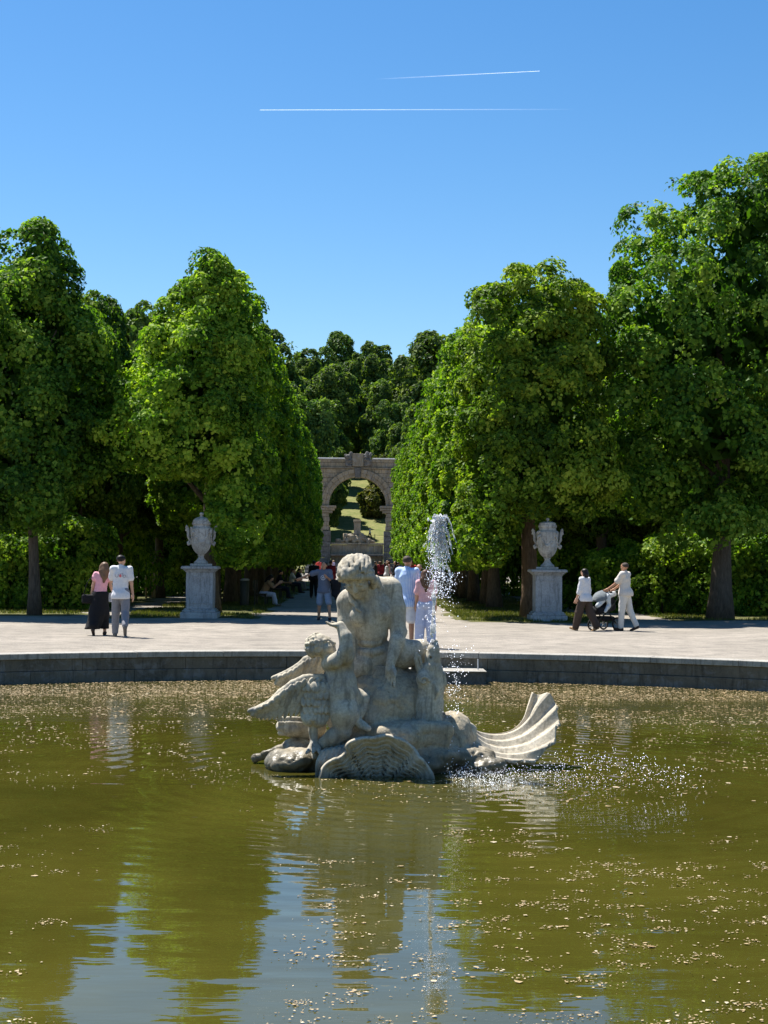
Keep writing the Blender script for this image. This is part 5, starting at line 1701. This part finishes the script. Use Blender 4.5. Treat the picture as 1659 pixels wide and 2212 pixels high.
def bench(loc, rz, label):
    o = empty('bench', loc, rz, label=label, cat='bench', group='benches along the avenue')
    for j in range(4):
        MB().box((-.85, -.22+.115*j, .42), (.85, -.12+.115*j, .455), .006).build('seat_slat', M['bench'], o)
    for j in range(3):
        MB().box((-.85, .255+.02*j, .56+.13*j), (.85, .28+.02*j, .66+.13*j), .006).build('back_slat', M['bench'], o)
    for x in (-.65, .65):
        MB().box((x-.03, -.20, 0), (x+.03, -.14, .42), .006).box((x-.03, .20, 0), (x+.03, .25, .95), .006).box((x-.03, -.20, .38), (x+.03, .25, .418), .006).build('leg', M['metal'], o)
    return o
# sitters look across the avenue towards +x: local -y is the front
BR_ = math.pi/2
bench((-3.55, 57.8, 0), BR_, 'dark bench under the hedge with a woman bent over her phone')
bench((-3.55, 68.5, 0), BR_, 'dark bench with a lone man in black')
bench((-3.45, 80.5, 0), BR_, 'dark bench with two people side by side')
bench((-3.45, 87.5, 0), BR_, 'farthest dark bench with seated people')
bn = empty('litter_bin', (-4.05, 57.9-2.2, 0), label='dark cylindrical litter bin with pale lid between the left trunks', cat='litter bin')
MB().lathe([(0, .02), (.155, .02), (.165, .1), (.165, .92), (.15, .95), (0, .95)], 20).build('bin_body', M['metal'], bn, True)
MB().lathe([(.17, .955), (.175, .99), (.10, 1.03), (0, 1.04)], 20).build('lid', M['rail'], bn, True)
print('props', round(time.time()-T0, 1))
# ------------------------------------------------------------------ people
class Prims:
    def __init__(s): s.L = []; s.zmin = None; s.zmax = None
    def cone(s, a, b, ra, rb, k=.02, cut=False): s.L.append(('c', np.asarray(a, float), np.asarray(b, float), ra, rb, k, cut)); return s
    def ell(s, c, r, A=None, k=.02, cut=False): s.L.append(('e', np.asarray(c, float), np.asarray(r, float)*np.ones(3), A, k, cut)); return s
    def chain(s, P, R_, k=.02):
        for i in range(len(P)-1): s.cone(P[i], P[i+1], R_[i], R_[i+1], k)
        return s
    def mesh(s, name, h, noise=0, seed=0):
        lo = np.full(3, 9e9); hi = -lo
        for p in s.L:
            if p[-1]: continue
            if p[0] == 'c':
                m = max(p[3], p[4]); lo = np.minimum(lo, np.minimum(p[1], p[2])-m); hi = np.maximum(hi, np.maximum(p[1], p[2])+m)
            else:
                m = p[2].max() if p[3] is not None else p[2]; lo = np.minimum(lo, p[1]-m); hi = np.maximum(hi, p[1]+m)
        S = Sculpt(lo-3*h-.02, hi+3*h+.02, h)
        for p in s.L:
            if p[0] == 'c': S.cone(*p[1:])
            else: S.ell(*p[1:])
        if noise: S.noise(noise, 9, 2, seed)
        z = S.lo[2]+S.h*np.arange(S.n[2])
        if s.zmin is not None: S.F = np.maximum(S.F, (s.zmin-z)[None, None, :].astype(np.float32))
        if s.zmax is not None: S.F = np.maximum(S.F, (z-s.zmax)[None, None, :].astype(np.float32))
        return S.mesh(name)

def skin(name, c):
    m, nt, out = new_mat(name)
    n = noise_n(nt, coords(nt), 8, 3)
    col = mixc(nt, n, tuple(x*.85 for x in c), tuple(min(1, x*1.12) for x in c))
    principled(nt, out, col, .55, None, .35)
    return m
SK = [skin('skin_fair', (.52, .30, .20)), skin('skin_tan', (.42, .22, .13)), skin('skin_brown', (.22, .11, .07))]
C = dict(white=cloth('white_cotton', (.62, .62, .64)), grey=cloth('grey_twill', (.20, .20, .22)), pink=cloth('pink_cotton', (.72, .36, .42)),
         black=cloth('black_cloth', (.012, .012, .014)), slate=cloth('slate_cotton', (.12, .14, .19)), shorts=cloth('blue_shorts', (.20, .26, .36)),
         striped=cloth('striped_shirt', (.30, .45, .74), stripes=(11, (.62, .72, .90))), blue=cloth('blue_polo', (.16, .30, .52)), navy=cloth('navy_cloth', (.02, .024, .04)),
         jeans=cloth('pale_jeans', (.46, .50, .66)), rose=cloth('rose_top', (.66, .38, .40)), brown=cloth('brown_linen', (.060, .042, .032)),
         beige=cloth('beige_linen', (.60, .55, .49)), cream=cloth('cream_chino', (.62, .59, .54)), red=cloth('red_cotton', (.60, .07, .06)), maroon=cloth('maroon_cotton', (.20, .02, .03)),
         lilac=cloth('lilac_cotton', (.42, .34, .48)), olive=cloth('olive_cloth', (.12, .11, .06)), shoe=cloth('grey_shoe', (.14, .13, .12)), dshoe=cloth('dark_shoe', (.05, .035, .03)), tan=cloth('tan_shoe', (.30, .19, .10)))
HAIR = dict(black=cloth('black_hair', (.012, .010, .009), .5), brown=cloth('brown_hair', (.085, .045, .025), .5), long=cloth('long_brown_hair', (.14, .085, .05), .5), short=cloth('cropped_hair', (.06, .045, .035), .7), fair=cloth('fair_hair', (.30, .21, .11), .5), grey=cloth('grey_hair', (.35, .34, .33), .6))

def person(label, loc, rz, h, skin_m=0, top=('white', 'short'), bottom=('grey', 'long'), hair=('black', 'short'), shoe='shoe',
           legs=((0, 0, .03), (0, 0, .03)), arms=((0.05, .10, .15), (0.05, .10, .15)), lean=0.0, head=(0, -.05), roll=0.0, vox=.0138, seated=False, female=False, fing=True, group='people in the park', elev=0.0, loose=0.0):
    s = h/1.75
    hw = .085 if not female else .09
    # legs: forward swing, knee bend, spread
    def leg(sx, fl, kb, ab):
        d1 = np.array([sx*math.sin(ab), math.sin(fl)*math.cos(ab), -math.cos(fl)*math.cos(ab)])
        d2 = np.array([sx*math.sin(ab)*.6, math.sin(fl-kb), -math.cos(fl-kb)])
        return d1*.43, d2*.42, fl-kb
    LG = [leg(-1, *legs[0]), leg(1, *legs[1])]
    hz = .085+max(-(a[2]+b[2]) for a, b, _ in LG)
    if seated: hz = .47
    hip = [np.array([sx*hw, 0, hz]) for sx in (-1, 1)]
    knee = [hip[i]+LG[i][0] for i in (0, 1)]; ank = [knee[i]+LG[i][1] for i in (0, 1)]
    if seated:
        for i in (0, 1): ank[i][2] = max(ank[i][2], .085)
    cl, sl = math.cos(lean), math.sin(lean)
    def T(x, y, z):      # torso space (z above the hips) -> body space
        return np.array([x+roll*z, y*cl+z*sl, hz+z*cl-y*sl])
    sw = .168 if not female else .155
    sh = [T(sx*sw, 0, .50) for sx in (-1, 1)]
    elb, wri = [], []
    for i, sx in ((0, -1), (1, 1)):
        if len(arms[i]) == 3:
            fl, ab, eb = arms[i]; inn = 0
        else: fl, ab, eb, inn = arms[i]
        fl2 = fl+lean*.0
        d1 = np.array([sx*math.sin(ab), math.sin(fl2)*math.cos(ab), -math.cos(fl2)*math.cos(ab)])
        d2 = np.array([sx*math.sin(ab)*.7-sx*inn, math.sin(fl2+eb)*math.cos(ab), -math.cos(fl2+eb)*math.cos(ab)]); d2 /= np.linalg.norm(d2)
        elb.append(sh[i]+d1*.29); wri.append(sh[i]+d1*.29+d2*.25)
    A = axes((math.sin(head[0])*math.cos(head[1]), math.cos(head[0])*math.cos(head[1]), math.sin(head[1])), (roll*1.5, sl*.5, 1))
    hc = T(0, .015, .685)+np.array([roll*.05, .02*lean, 0])
    o = empty('person', (loc[0], loc[1], elev), rz, label=label, cat='person', group=group)
    o.scale = (s, s, s)
    # --- body
    B = Prims()
    cw = .15 if not female else .13
    B.ell(T(0, 0, .34), (cw, .10, .19)).ell(T(0, 0, .16), (cw*.86, .092, .15), None, .04).ell(T(0, -.01, .03), (.148, .112, .11), None, .04)
    B.cone(sh[0], sh[1], .058, .058, .05).cone(T(0, -.01, .50), T(0, .005, .60), .058, .050, .03)
    for i in (0, 1):
        B.chain([sh[i], elb[i], wri[i]], [.050, .039, .028], .015)
        d = wri[i]-elb[i]; pn = np.array([-(1 if i else -1)*.9, .25, 0.1])
        if fing: hand(B, wri[i], d, pn, .185, .35, .004, .10, 1 if i else -1)
        else: B.cone(wri[i], wri[i]+d/np.linalg.norm(d)*.13, .032, .03)
        B.chain([hip[i], knee[i], ank[i]], [.082, .056, .038], .02)
        cf = knee[i]+(ank[i]-knee[i])*.3; B.ell(cf+np.array([0, -.015, 0]), (.043, .047, .08), None, .02)
        fp = LG[i][2] if not seated else 0
        toe = ank[i]+np.array([0, math.cos(fp)*.16, math.sin(fp)*.16-.045])
        B.cone(ank[i]-np.array([0, .02, .03]), toe, .032, .026, .02)
    add_head(B, hc, A, .232, .01)
    link('body', B.mesh('body', vox*1.12), SK[skin_m], o)
    # --- hair
    Hh = Prims(); L = lambda x, y, z: hc+A@np.array([x, y, z])*.232
    vol = .975 if hair[1] != 'cropped' else .93
    Hh.ell(L(0, -.10, .15), np.array([.40, .45, .37])*.232*vol, A, .01)
    if hair[1] == 'long':
        Hh.chain([L(0, -.30, .1), L(.02, -.42, -.4), L(.04, -.42, -1.0), L(.02, -.40, -1.55)], [.085, .085, .075, .03], .03)
        for sx in (-1, 1): Hh.chain([L(sx*.33, -.1, .0), L(sx*.36, -.22, -.5), L(sx*.25, -.36, -1.0)], [.04, .045, .03], .03)
    if hair[1] == 'bob':
        Hh.ell(L(0, -.22, -.25), np.array([.42, .34, .42])*.232, A, .03)
    if hair[1] == 'tied':
        Hh.chain([L(0, -.45, .15), L(0, -.55, -.1), L(0, -.5, -.6)], [.045, .045, .025], .02)
    Hh.ell(L(0, .50, -.16), np.array([.31, .40, .42])*.232, A, .012, True)
    if hair[1] in ('short', 'cropped'): Hh.ell(L(0, .1, -.55), np.array([.6, .6, .30])*.232, A, .02, True)
    link('hair', Hh.mesh('hair', vox*.9, .006 if hair[1] != 'cropped' else 0, 5), HAIR[hair[0]], o)
    # --- top
    g = .016+vox*.5+loose
    P = Prims()
    P.ell(T(0, 0, .35), (cw+g, .10+g, .20), None, .04).ell(T(0, .0, .18), (cw*.9+g*1.3, .095+g*1.2, .17), None, .05)
    hem = top[2] if len(top) > 2 else -.02
    P.ell(T(0, -.01, .04), (.15+g, .115+g, .14), None, .05)
    if hem < -.04: P.ell(T(0, -.025, hem+.05), (.178+g, .158+g, .20), None, .04)
    P.cone(sh[0], sh[1], .062+g*.5, .062+g*.5, .05).cone(T(0, -.012, .50), T(0, -.005, .555), .072, .062, .03)
    for i in (0, 1):
        if top[1] == 'short': P.cone(sh[i], sh[i]+(elb[i]-sh[i])*.68, .062+g*.3, .060+g*.7, .02)
        elif top[1] == 'puff': P.ell(sh[i]+(elb[i]-sh[i])*.25, (.085, .085, .10), None, .02)
        elif top[1] == 'rolled': P.chain([sh[i], elb[i], elb[i]+(wri[i]-elb[i])*.35], [.062+g*.3, .052+g*.4, .046+g*.4], .02)
        elif top[1] == 'long': P.chain([sh[i], elb[i], elb[i]+(wri[i]-elb[i])*.93], [.062+g*.3, .052+g*.4, .040+g*.3], .02)
    P.zmin = hz+hem if lean < .3 else None
    topo = link('top', P.mesh('top', vox, .010, 3), C[top[0]], o)
    # --- bottom
    Q = Prims(); g = .014+vox*.5
    if bottom[1] == 'skirt':
        fl_ = bottom[2] if len(bottom) > 2 else (0, 0)
        Q.ell(T(0, -.01, .05), (.145+g, .115+g, .12), None, .04)
        Q.chain([T(0, -.01, .06), np.array([fl_[0]*.3, -.01+fl_[1]*.3, hz*.6]), np.array([fl_[0], fl_[1], .20])], [.13, .185, .17], .04)
        for i in (0, 1): Q.chain([hip[i], knee[i], knee[i]+(ank[i]-knee[i])*.8], [.11, .11, .10], .08)
        Q.cone(np.array([fl_[0], fl_[1], .22]), np.array([fl_[0]*1.9, fl_[1]*1.9-.03, .15]), .12, .06, .05)
        Q.zmin = .15
    else:
        Q.ell(T(0, -.01, .035), (.150+g, .118+g, .125), None, .04)
        for i in (0, 1):
            if bottom[1] == 'shorts':
                Q.cone(hip[i], hip[i]+(knee[i]-hip[i])*.93, .090+g, .078+g, .02)
            else:
                wide = 1.35 if bottom[1] == 'wide' else 1.0
                Q.chain([hip[i], knee[i], knee[i]+(ank[i]-knee[i])*.96], [.092+g, (.062+g)*wide, (.046+g)*wide], .02)
                Q.ell(hip[i]+np.array([0, -.045, .0]), (.082, .082, .10), None, .04)
    Q.zmax = hz+.11 if lean < .3 else None
    link('skirt' if bottom[1] == 'skirt' else ('shorts' if bottom[1] == 'shorts' else 'trousers'), Q.mesh('bottom', vox, .008, 8), C[bottom[0]], o)
    for i in (0, 1):
        F = Prims(); fp = LG[i][2] if not seated else 0
        heel = ank[i]+np.array([0, -.03*math.cos(fp)+.045*math.sin(fp)*0, -.045-.03*math.sin(fp)])
        toe = ank[i]+np.array([0, math.cos(fp)*.17, math.sin(fp)*.17-.05])
        F.cone(heel, toe, .042, .034, .02).cone(ank[i]-np.array([0, .0, .02]), heel, .044, .042, .02)
        link('shoe', F.mesh('shoe', vox*.9), C[shoe], o)
    return o, topo, dict(wri=wri, elb=elb, T=T, hz=hz, s=s, knee=knee)

def decal(topo, parent, shapes, mat, back=True):
    """flat print laid on the shirt: list of polygons in (x,z); wraps onto the cloth"""
    bv = BVHTree.FromPolygons([v.co for v in topo.data.vertices], [p.vertices for p in topo.data.polygons])
    mb = MB()
    y0 = -1 if back else 1
    for poly in shapes:
        v = []
        for x, z in poly:
            hit = bv.ray_cast(Vector((x, y0, z)), Vector((0, -y0, 0)))
            y = hit[0].y if hit[0] is not None else 0
            v.append((x, y+y0*.005, z))
        n = len(v)
        c = np.mean(v, axis=0); c[1] += y0*.003
        mb.raw(list(v)+[c], tris=[(i, (i+1) % n, n) for i in range(n)])
    return mb.build('shirt_print', mat, parent)
def ring(x, z, rx, rz_, w, n=18, a0=0, a1=2*math.pi):
    out = []
    for i in range(n):
        t0 = a0+(a1-a0)*i/n; t1 = a0+(a1-a0)*(i+1)/n
        out.append([(x+rx*math.cos(t0), z+rz_*math.sin(t0)), (x+rx*math.cos(t1), z+rz_*math.sin(t1)), (x+(rx-w)*math.cos(t1), z+(rz_-w)*math.sin(t1)), (x+(rx-w)*math.cos(t0), z+(rz_-w)*math.sin(t0))])
    return out
def bar(x0, z0, x1, z1, w):
    d = np.array([x1-x0, z1-z0]); n = np.array([-d[1], d[0]])/np.linalg.norm(d)*w/2
    return [[(x0+n[0], z0+n[1]), (x1+n[0], z1+n[1]), (x1-n[0], z1-n[1]), (x0-n[0], z0-n[1])]]

# couple walking off on the left
man, mtop, J = person('man in white tee and grey trousers walking away beside the woman in pink', (-5.13, 33.6), .10, 1.80, 0, ('white', 'short', -.13), ('grey', 'long'), ('black', 'short'), 'shoe',
    legs=((.12, .04, .04), (-.30, .55, .05)), arms=((.5, .12, 1.5, .2), (-.05, .17, .12)), head=(.35, -.1), loose=.0)
gz = J['hz']
decal(mtop, mtop, ring(-.085, gz+.355, .035, .03, .013, 12, math.pi*.9, math.pi*2.1)+bar(-.118, gz+.35, -.118, gz+.40, .012)+bar(-.052, gz+.35, -.052, gz+.40, .012)
      + ring(.075, gz+.352, .036, .032, .013)+bar(.04, gz+.34, .04, gz+.42, .013)+bar(.115, gz+.33, .135, gz+.335, .012)+bar(-.02, gz+.40, .05, gz+.415, .008), cloth('print_grey', (.30, .30, .36)))
decal(mtop, mtop, [[(-.01+.026*math.cos(t), gz+.36+.034*math.sin(t)) for t in np.linspace(0, 6.0, 9)]], cloth('print_red', (.65, .14, .16)))
wom, wtop, J = person('woman in pink top and long black skirt walking away on the left', (-5.68, 34.2), .05, 1.64, 0, ('pink', 'puff', .06), ('black', 'skirt', (-.14, -.10)), ('long', 'long'), 'dshoe',
    legs=((-.25, .35, .03), (.15, .05, .03)), arms=((.05, .22, .25), (.30, .12, .75)), head=(-.5, -.1), roll=.10, female=True)
def handbag():
    o = empty('handbag', (-5.92, 34.1, .80), .3, label='black shoulder bag on the hip of the woman in pink', cat='handbag')
    S = Sculpt((-.2, -.12, -.17), (.2, .12, .17), .012); S.box((0, 0, 0), (.14, .05, .10), None, .04); S.noise(.01, 12, 2, 4)
    link('bag', S.mesh('bag'), C['black'], o)
    MB().tube([(-.12, 0, .08), (-.02, .02, .38), (.14, .04, .56)], .010, 6).build('strap', C['black'], o, True)
handbag()
p = MB(); p.raw([(-.10, 0, -.08), (.08, .02, -.10), (.10, .03, .09), (-.08, .01, .12), (-.10, .006, -.08), (.08, .026, -.10), (.10, .036, .09), (-.08, .016, .12)], [(0, 1, 2, 3), (7, 6, 5, 4), (0, 4, 5, 1), (1, 5, 6, 2), (2, 6, 7, 3), (3, 7, 4, 0)])
tag(p.build('leaflet', C['white'], None, loc=(-5.42, 34.30, .82)), 'folded white leaflet held between the couple on the left', 'leaflet')

# man striding towards us, pointing
bl, btop, J = person('man in slate tee and blue shorts striding forward with one arm stretched out', (-.93, 43.9), math.pi-.1, 1.70, 1, ('slate', 'short', -.12), ('shorts', 'shorts'), ('black', 'short'), 'dshoe',
    legs=((.18, .05, .16), (-.12, .10, .12)), arms=((.45, .15, 1.6, .5), (.25, 1.25, .1)), head=(.1, .0), loose=.014)
gz = J['hz']
decal(btop, btop, ring(.01, gz+.33, .075, .075, .012, 22)+bar(-.03, gz+.30, .0, gz+.37, .016)+bar(.0, gz+.37, .02, gz+.31, .016)+bar(.02, gz+.31, .05, gz+.36, .016)+bar(-.03, gz+.285, .05, gz+.285, .012), C['white'], False)
S = Sculpt((-.25, -.2, -.5), (.25, .2, .25), .015)
S.chain([np.array([-.10, 0, .12]), np.array([.05, .0, .08]), np.array([.06, 0, -.35])], [.07, .10, .08], .05); S.chain([np.array([-.05, .03, .1]), np.array([-.04, .04, -.25])], [.07, .05], .04); S.noise(.02, 8, 3, 5)
tag(link('jacket', S.mesh('jacket'), C['black'], None, (-.60, 43.72, .98)), 'black jacket slung over the arm of the man in the slate tee', 'jacket')

# group standing right behind the fountain
person('man in striped blue shirt and white shorts seen from behind', (1.0, 30.6), -.45, 1.83, 1, ('striped', 'rolled', -.17), ('white', 'shorts'), ('short', 'cropped'), 'shoe',
       legs=((.03, .02, .04), (-.03, .02, .05)), arms=((-.05, .10, .2), (.15, .10, .55, .25)), head=(-.1, .0), vox=.013, loose=.012)
person('man in blue polo and dark trousers facing us behind the striped shirt', (1.76, 43.4), math.pi-.2, 1.64, 1, ('blue', 'short', -.10), ('navy', 'long'), ('short', 'cropped'), 'dshoe', head=(.3, -.05))
person('woman in rose top and pale jeans standing behind the jet', (1.36, 30.3), -.05, 1.56, 0, ('rose', 'short', .07), ('jeans', 'wide'), ('brown', 'long'), 'shoe', female=True, arms=((.1, .14, .35), (.1, .14, .35)), vox=.013, legs=((.02, .02, .07), (-.02, .03, .07)))

# couple with a pram on the right
person('woman in white blouse and brown trousers walking beside the pram', (5.73, 38.6), .9, 1.60, 0, ('white', 'rolled', -.10), ('brown', 'wide'), ('black', 'bob'), 'tan', legs=((.28, .05, .03), (-.30, .20, .03)), arms=((.15, .10, .2), (-.10, .10, .15)), female=True, head=(.2, -.2), loose=.012)
person('man in beige polo and cream trousers pushing the pram', (6.78, 38.8), 1.0, 1.74, 1, ('beige', 'short', -.05), ('cream', 'long'), ('short', 'cropped'), 'dshoe', legs=((.10, .05, .03), (-.22, .22, .04)), arms=((.62, .08, .35), (.62, .08, .35)), head=(.2, -.08), loose=.012)
def pram():
    o = empty('pram', (6.22, 38.95, 0), .62, label='dark pram with pale blankets between the walking couple on the right', cat='pram')
    # local x: towards the handle, -x: front
    dark = C['black']
    for x, y, r in ((-.34, 0.0, .15), (.30, -.24, .17), (.30, .24, .17)):
        w = empty('wheel', (x, y, r)); w.parent = o
        a = np.linspace(0, 2*np.pi, 25)
        MB().tube(np.stack([(r-.02)*np.cos(a), 0*a, (r-.02)*np.sin(a)], 1), .022, 7, False).build('tyre', cloth('tyre_rubber', (.02, .02, .02)), w, True)
        mb = MB()
        for k in range(6):
            t = k*math.pi/3
            mb.tube([(0, 0, 0), ((r-.03)*math.cos(t), 0, (r-.03)*math.sin(t))], .009, 5)
        mb.ico((0, 0, 0), (.03, .035, .03)).build('spokes', M['rail'], w, True)
    mb = MB()
    for y in (-.2, .2):
        mb.tube([(-.34, y*.3, .16), (.02, y, .48), (.34, y, .80), (.52, y, .98)], .016, 6)
        mb.tube([(.30, y, .18), (.02, y, .48)], .016, 6)
    mb.tube([(.52, -.2, .98), (.57, -.1, 1.0), (.57, .1, 1.0), (.52, .2, .98)], .019, 6)
    mb.build('frame', M['metal'], o, True)
    S = Sculpt((-.50, -.32, .2), (.45, .32, 1.15), .014)
    S.box((.02, 0, .55), (.30, .19, .10), axes((0, 1, 0), (-.25, 0, 1)), .08, .05); S.box((.22, 0, .75), (.07, .18, .24), axes((0, 1, 0), (-.3, 0, 1)), .05, .06); S.noise(.012, 8, 2, 3)
    link('seat', S.mesh('seat'), dark, o)
    S = Sculpt((-.45, -.34, .45), (.35, .34, 1.15), .014)
    S.ell((-.02, 0, .82), (.28, .22, .17), axes((0, 1, 0), (-.5, 0, 1)), .03); S.ell((-.05, 0, .70), (.30, .19, .16), axes((0, 1, 0), (-.5, 0, 1)), .02, True); S.noise(.008, 9, 2, 6)
    link('hood', S.mesh('hood'), cloth('grey_hood', (.15, .17, .18)), o)
    S = Sculpt((-.40, -.32, .3), (.55, .32, 1.12), .014)
    S.chain([np.array([-.25, -.1, .62]), np.array([.05, -.15, .86]), np.array([.30, -.12, .93]), np.array([.45, .05, .92])], [.06, .07, .06, .06], .05)
    S.chain([np.array([.05, -.18, .86]), np.array([.02, -.22, .62]), np.array([-.1, -.22, .48])], [.06, .05, .03], .04); S.noise(.02, 9, 3, 7)
    link('blanket', S.mesh('blanket'), cloth('pale_blanket', (.50, .53, .54), vary=.4, scale=12), o)
    MB().box((-.12, -.18, .24), (.30, .18, .36), .04).build('basket', dark, o)
pram()

# people on the benches
sit = ((1.45, 1.40, .06), (1.50, 1.25, .08))
person('seated woman bent forward over her knees on the nearest left bench', (-3.50, 57.6), -math.pi/2, 1.66, 0, ('tan', 'short'), ('jeans', 'long'), ('black', 'long'), 'shoe', legs=sit, arms=((.9, .1, 1.3), (.8, .1, 1.5)), lean=.45, head=(0, -.5), seated=True, female=True, vox=.018)
person('seated man in black on the second left bench', (-3.50, 68.4), -math.pi/2, 1.75, 1, ('black', 'short'), ('navy', 'long'), ('black', 'short'), 'dshoe', legs=sit, arms=((.5, .1, 1.0), (.5, .1, 1.1)), lean=.15, seated=True, vox=.02)
person('seated man in pale shirt on the third left bench', (-3.40, 80.1), -math.pi/2, 1.75, 0, ('beige', 'short'), ('navy', 'long'), ('brown', 'short'), 'dshoe', legs=sit, arms=((.5, .1, 1.0), (.5, .1, 1.1)), lean=.1, seated=True, vox=.027, fing=False)
person('seated woman in black on the third left bench', (-3.40, 80.9), -math.pi/2, 1.68, 0, ('black', 'short'), ('black', 'long'), ('black', 'long'), 'dshoe', legs=sit, arms=((.5, .1, .8), (.5, .1, .9)), lean=.15, seated=True, female=True, vox=.027, fing=False)
person('seated person in navy on the farthest left bench', (-3.40, 87.2), -math.pi/2, 1.72, 1, ('navy', 'short'), ('grey', 'long'), ('black', 'short'), 'dshoe', legs=sit, arms=((.5, .1, 1.0), (.5, .1, 1.1)), lean=.2, seated=True, vox=.027, fing=False)
person('seated person in pale top on the farthest left bench', (-3.40, 88.0), -math.pi/2, 1.70, 0, ('cream', 'short'), ('black', 'long'), ('brown', 'bob'), 'dshoe', legs=sit, arms=((.6, .1, 1.0), (.5, .1, 1.1)), lean=.25, seated=True, female=True, vox=.027, fing=False)

# walkers farther down the avenue
far = dict(vox=.027, fing=False)
person('dark-clothed walker just left of the striding man, farther down the avenue', (-1.95, 70), 0.1, 1.72, 1, ('black', 'long', -.1), ('black', 'long'), ('black', 'short'), 'dshoe', legs=((.2, .05, .03), (-.2, .15, .03)), **far)
person('walker in maroon just right of the striding man, farther off', (-1.25, 74), 0.0, 1.72, 0, ('maroon', 'long', -.1), ('black', 'long'), ('brown', 'short'), 'dshoe', legs=((-.2, .15, .03), (.2, .05, .03)), **far)
person('person in bright red top raising a phone at the far end', (-3.6, 146), 0.3, 1.78, 0, ('red', 'short', -.1), ('maroon', 'long'), ('brown', 'short'), 'dshoe', arms=((1.0, .2, 1.5), (.1, .15, .2)), **far)
person('person in lilac top and white trousers at the far end', (-2.25, 148), 1.2, 1.78, 0, ('lilac', 'long', -.1), ('white', 'long'), ('fair', 'short'), 'shoe', legs=((.2, .05, .03), (-.2, .1, .03)), arms=((.7, .1, .3), (.1, .1, .2)), **far)
person('man in red tee behind the striped shirt, under the right hedge', (2.55, 72), .2, 1.78, 1, ('red', 'short', -.1), ('navy', 'long'), ('black', 'short'), 'dshoe', **far)
crowd = [(1.15, 96, 'black', 'black', 'black', 'in black at the left end of the far crowd'), (1.55, 101, 'maroon', 'navy', 'brown', 'in maroon in the far crowd'), (1.85, 95, 'white', 'navy', 'brown', 'in white with dark trousers in the far crowd'),
         (2.15, 104, 'rose', 'black', 'brown', 'in rose in the far crowd'), (2.30, 92, 'black', 'jeans', 'black', 'in black with pale jeans in the far crowd'), (1.35, 108, 'cream', 'olive', 'fair', 'in cream in the far crowd'),
         (2.05, 112, 'navy', 'grey', 'black', 'in navy with grey trousers in the far crowd'), (2.65, 99, 'slate', 'black', 'black', 'in slate at the right end of the far crowd'), (1.7, 116, 'olive', 'black', 'brown', 'in olive at the back of the far crowd'),
         (2.35, 118, 'white', 'white', 'brown', 'all in white behind the far crowd')]
cr = random.Random(3)
for i, (x, y, t_, b_, hr_, lab) in enumerate(crowd):
    person('person '+lab, (x, y), cr.uniform(-3, 3), cr.uniform(1.6, 1.8), cr.choice((0, 0, 1)), (t_, cr.choice(('short', 'long')), -.08), (b_, 'long'), (hr_, cr.choice(('short', 'bob'))), 'dshoe', legs=((cr.uniform(0, .2), .05, .04), (cr.uniform(-.2, 0), .1, .04)), group='crowd at the far end of the avenue', vox=.031, fing=False)
hx, hy = 2.0, 243.0
person('dark walker crossing the sunny slope seen through the arch', (hx, hy), 1.3, 1.78, 1, ('white', 'short', -.1), ('navy', 'long'), ('black', 'short'), 'dshoe', legs=((.3, .05, .03), (-.3, .1, .03)), elev=fz(hx, hy), vox=.03, fing=False)
print('people', round(time.time()-T0, 1))
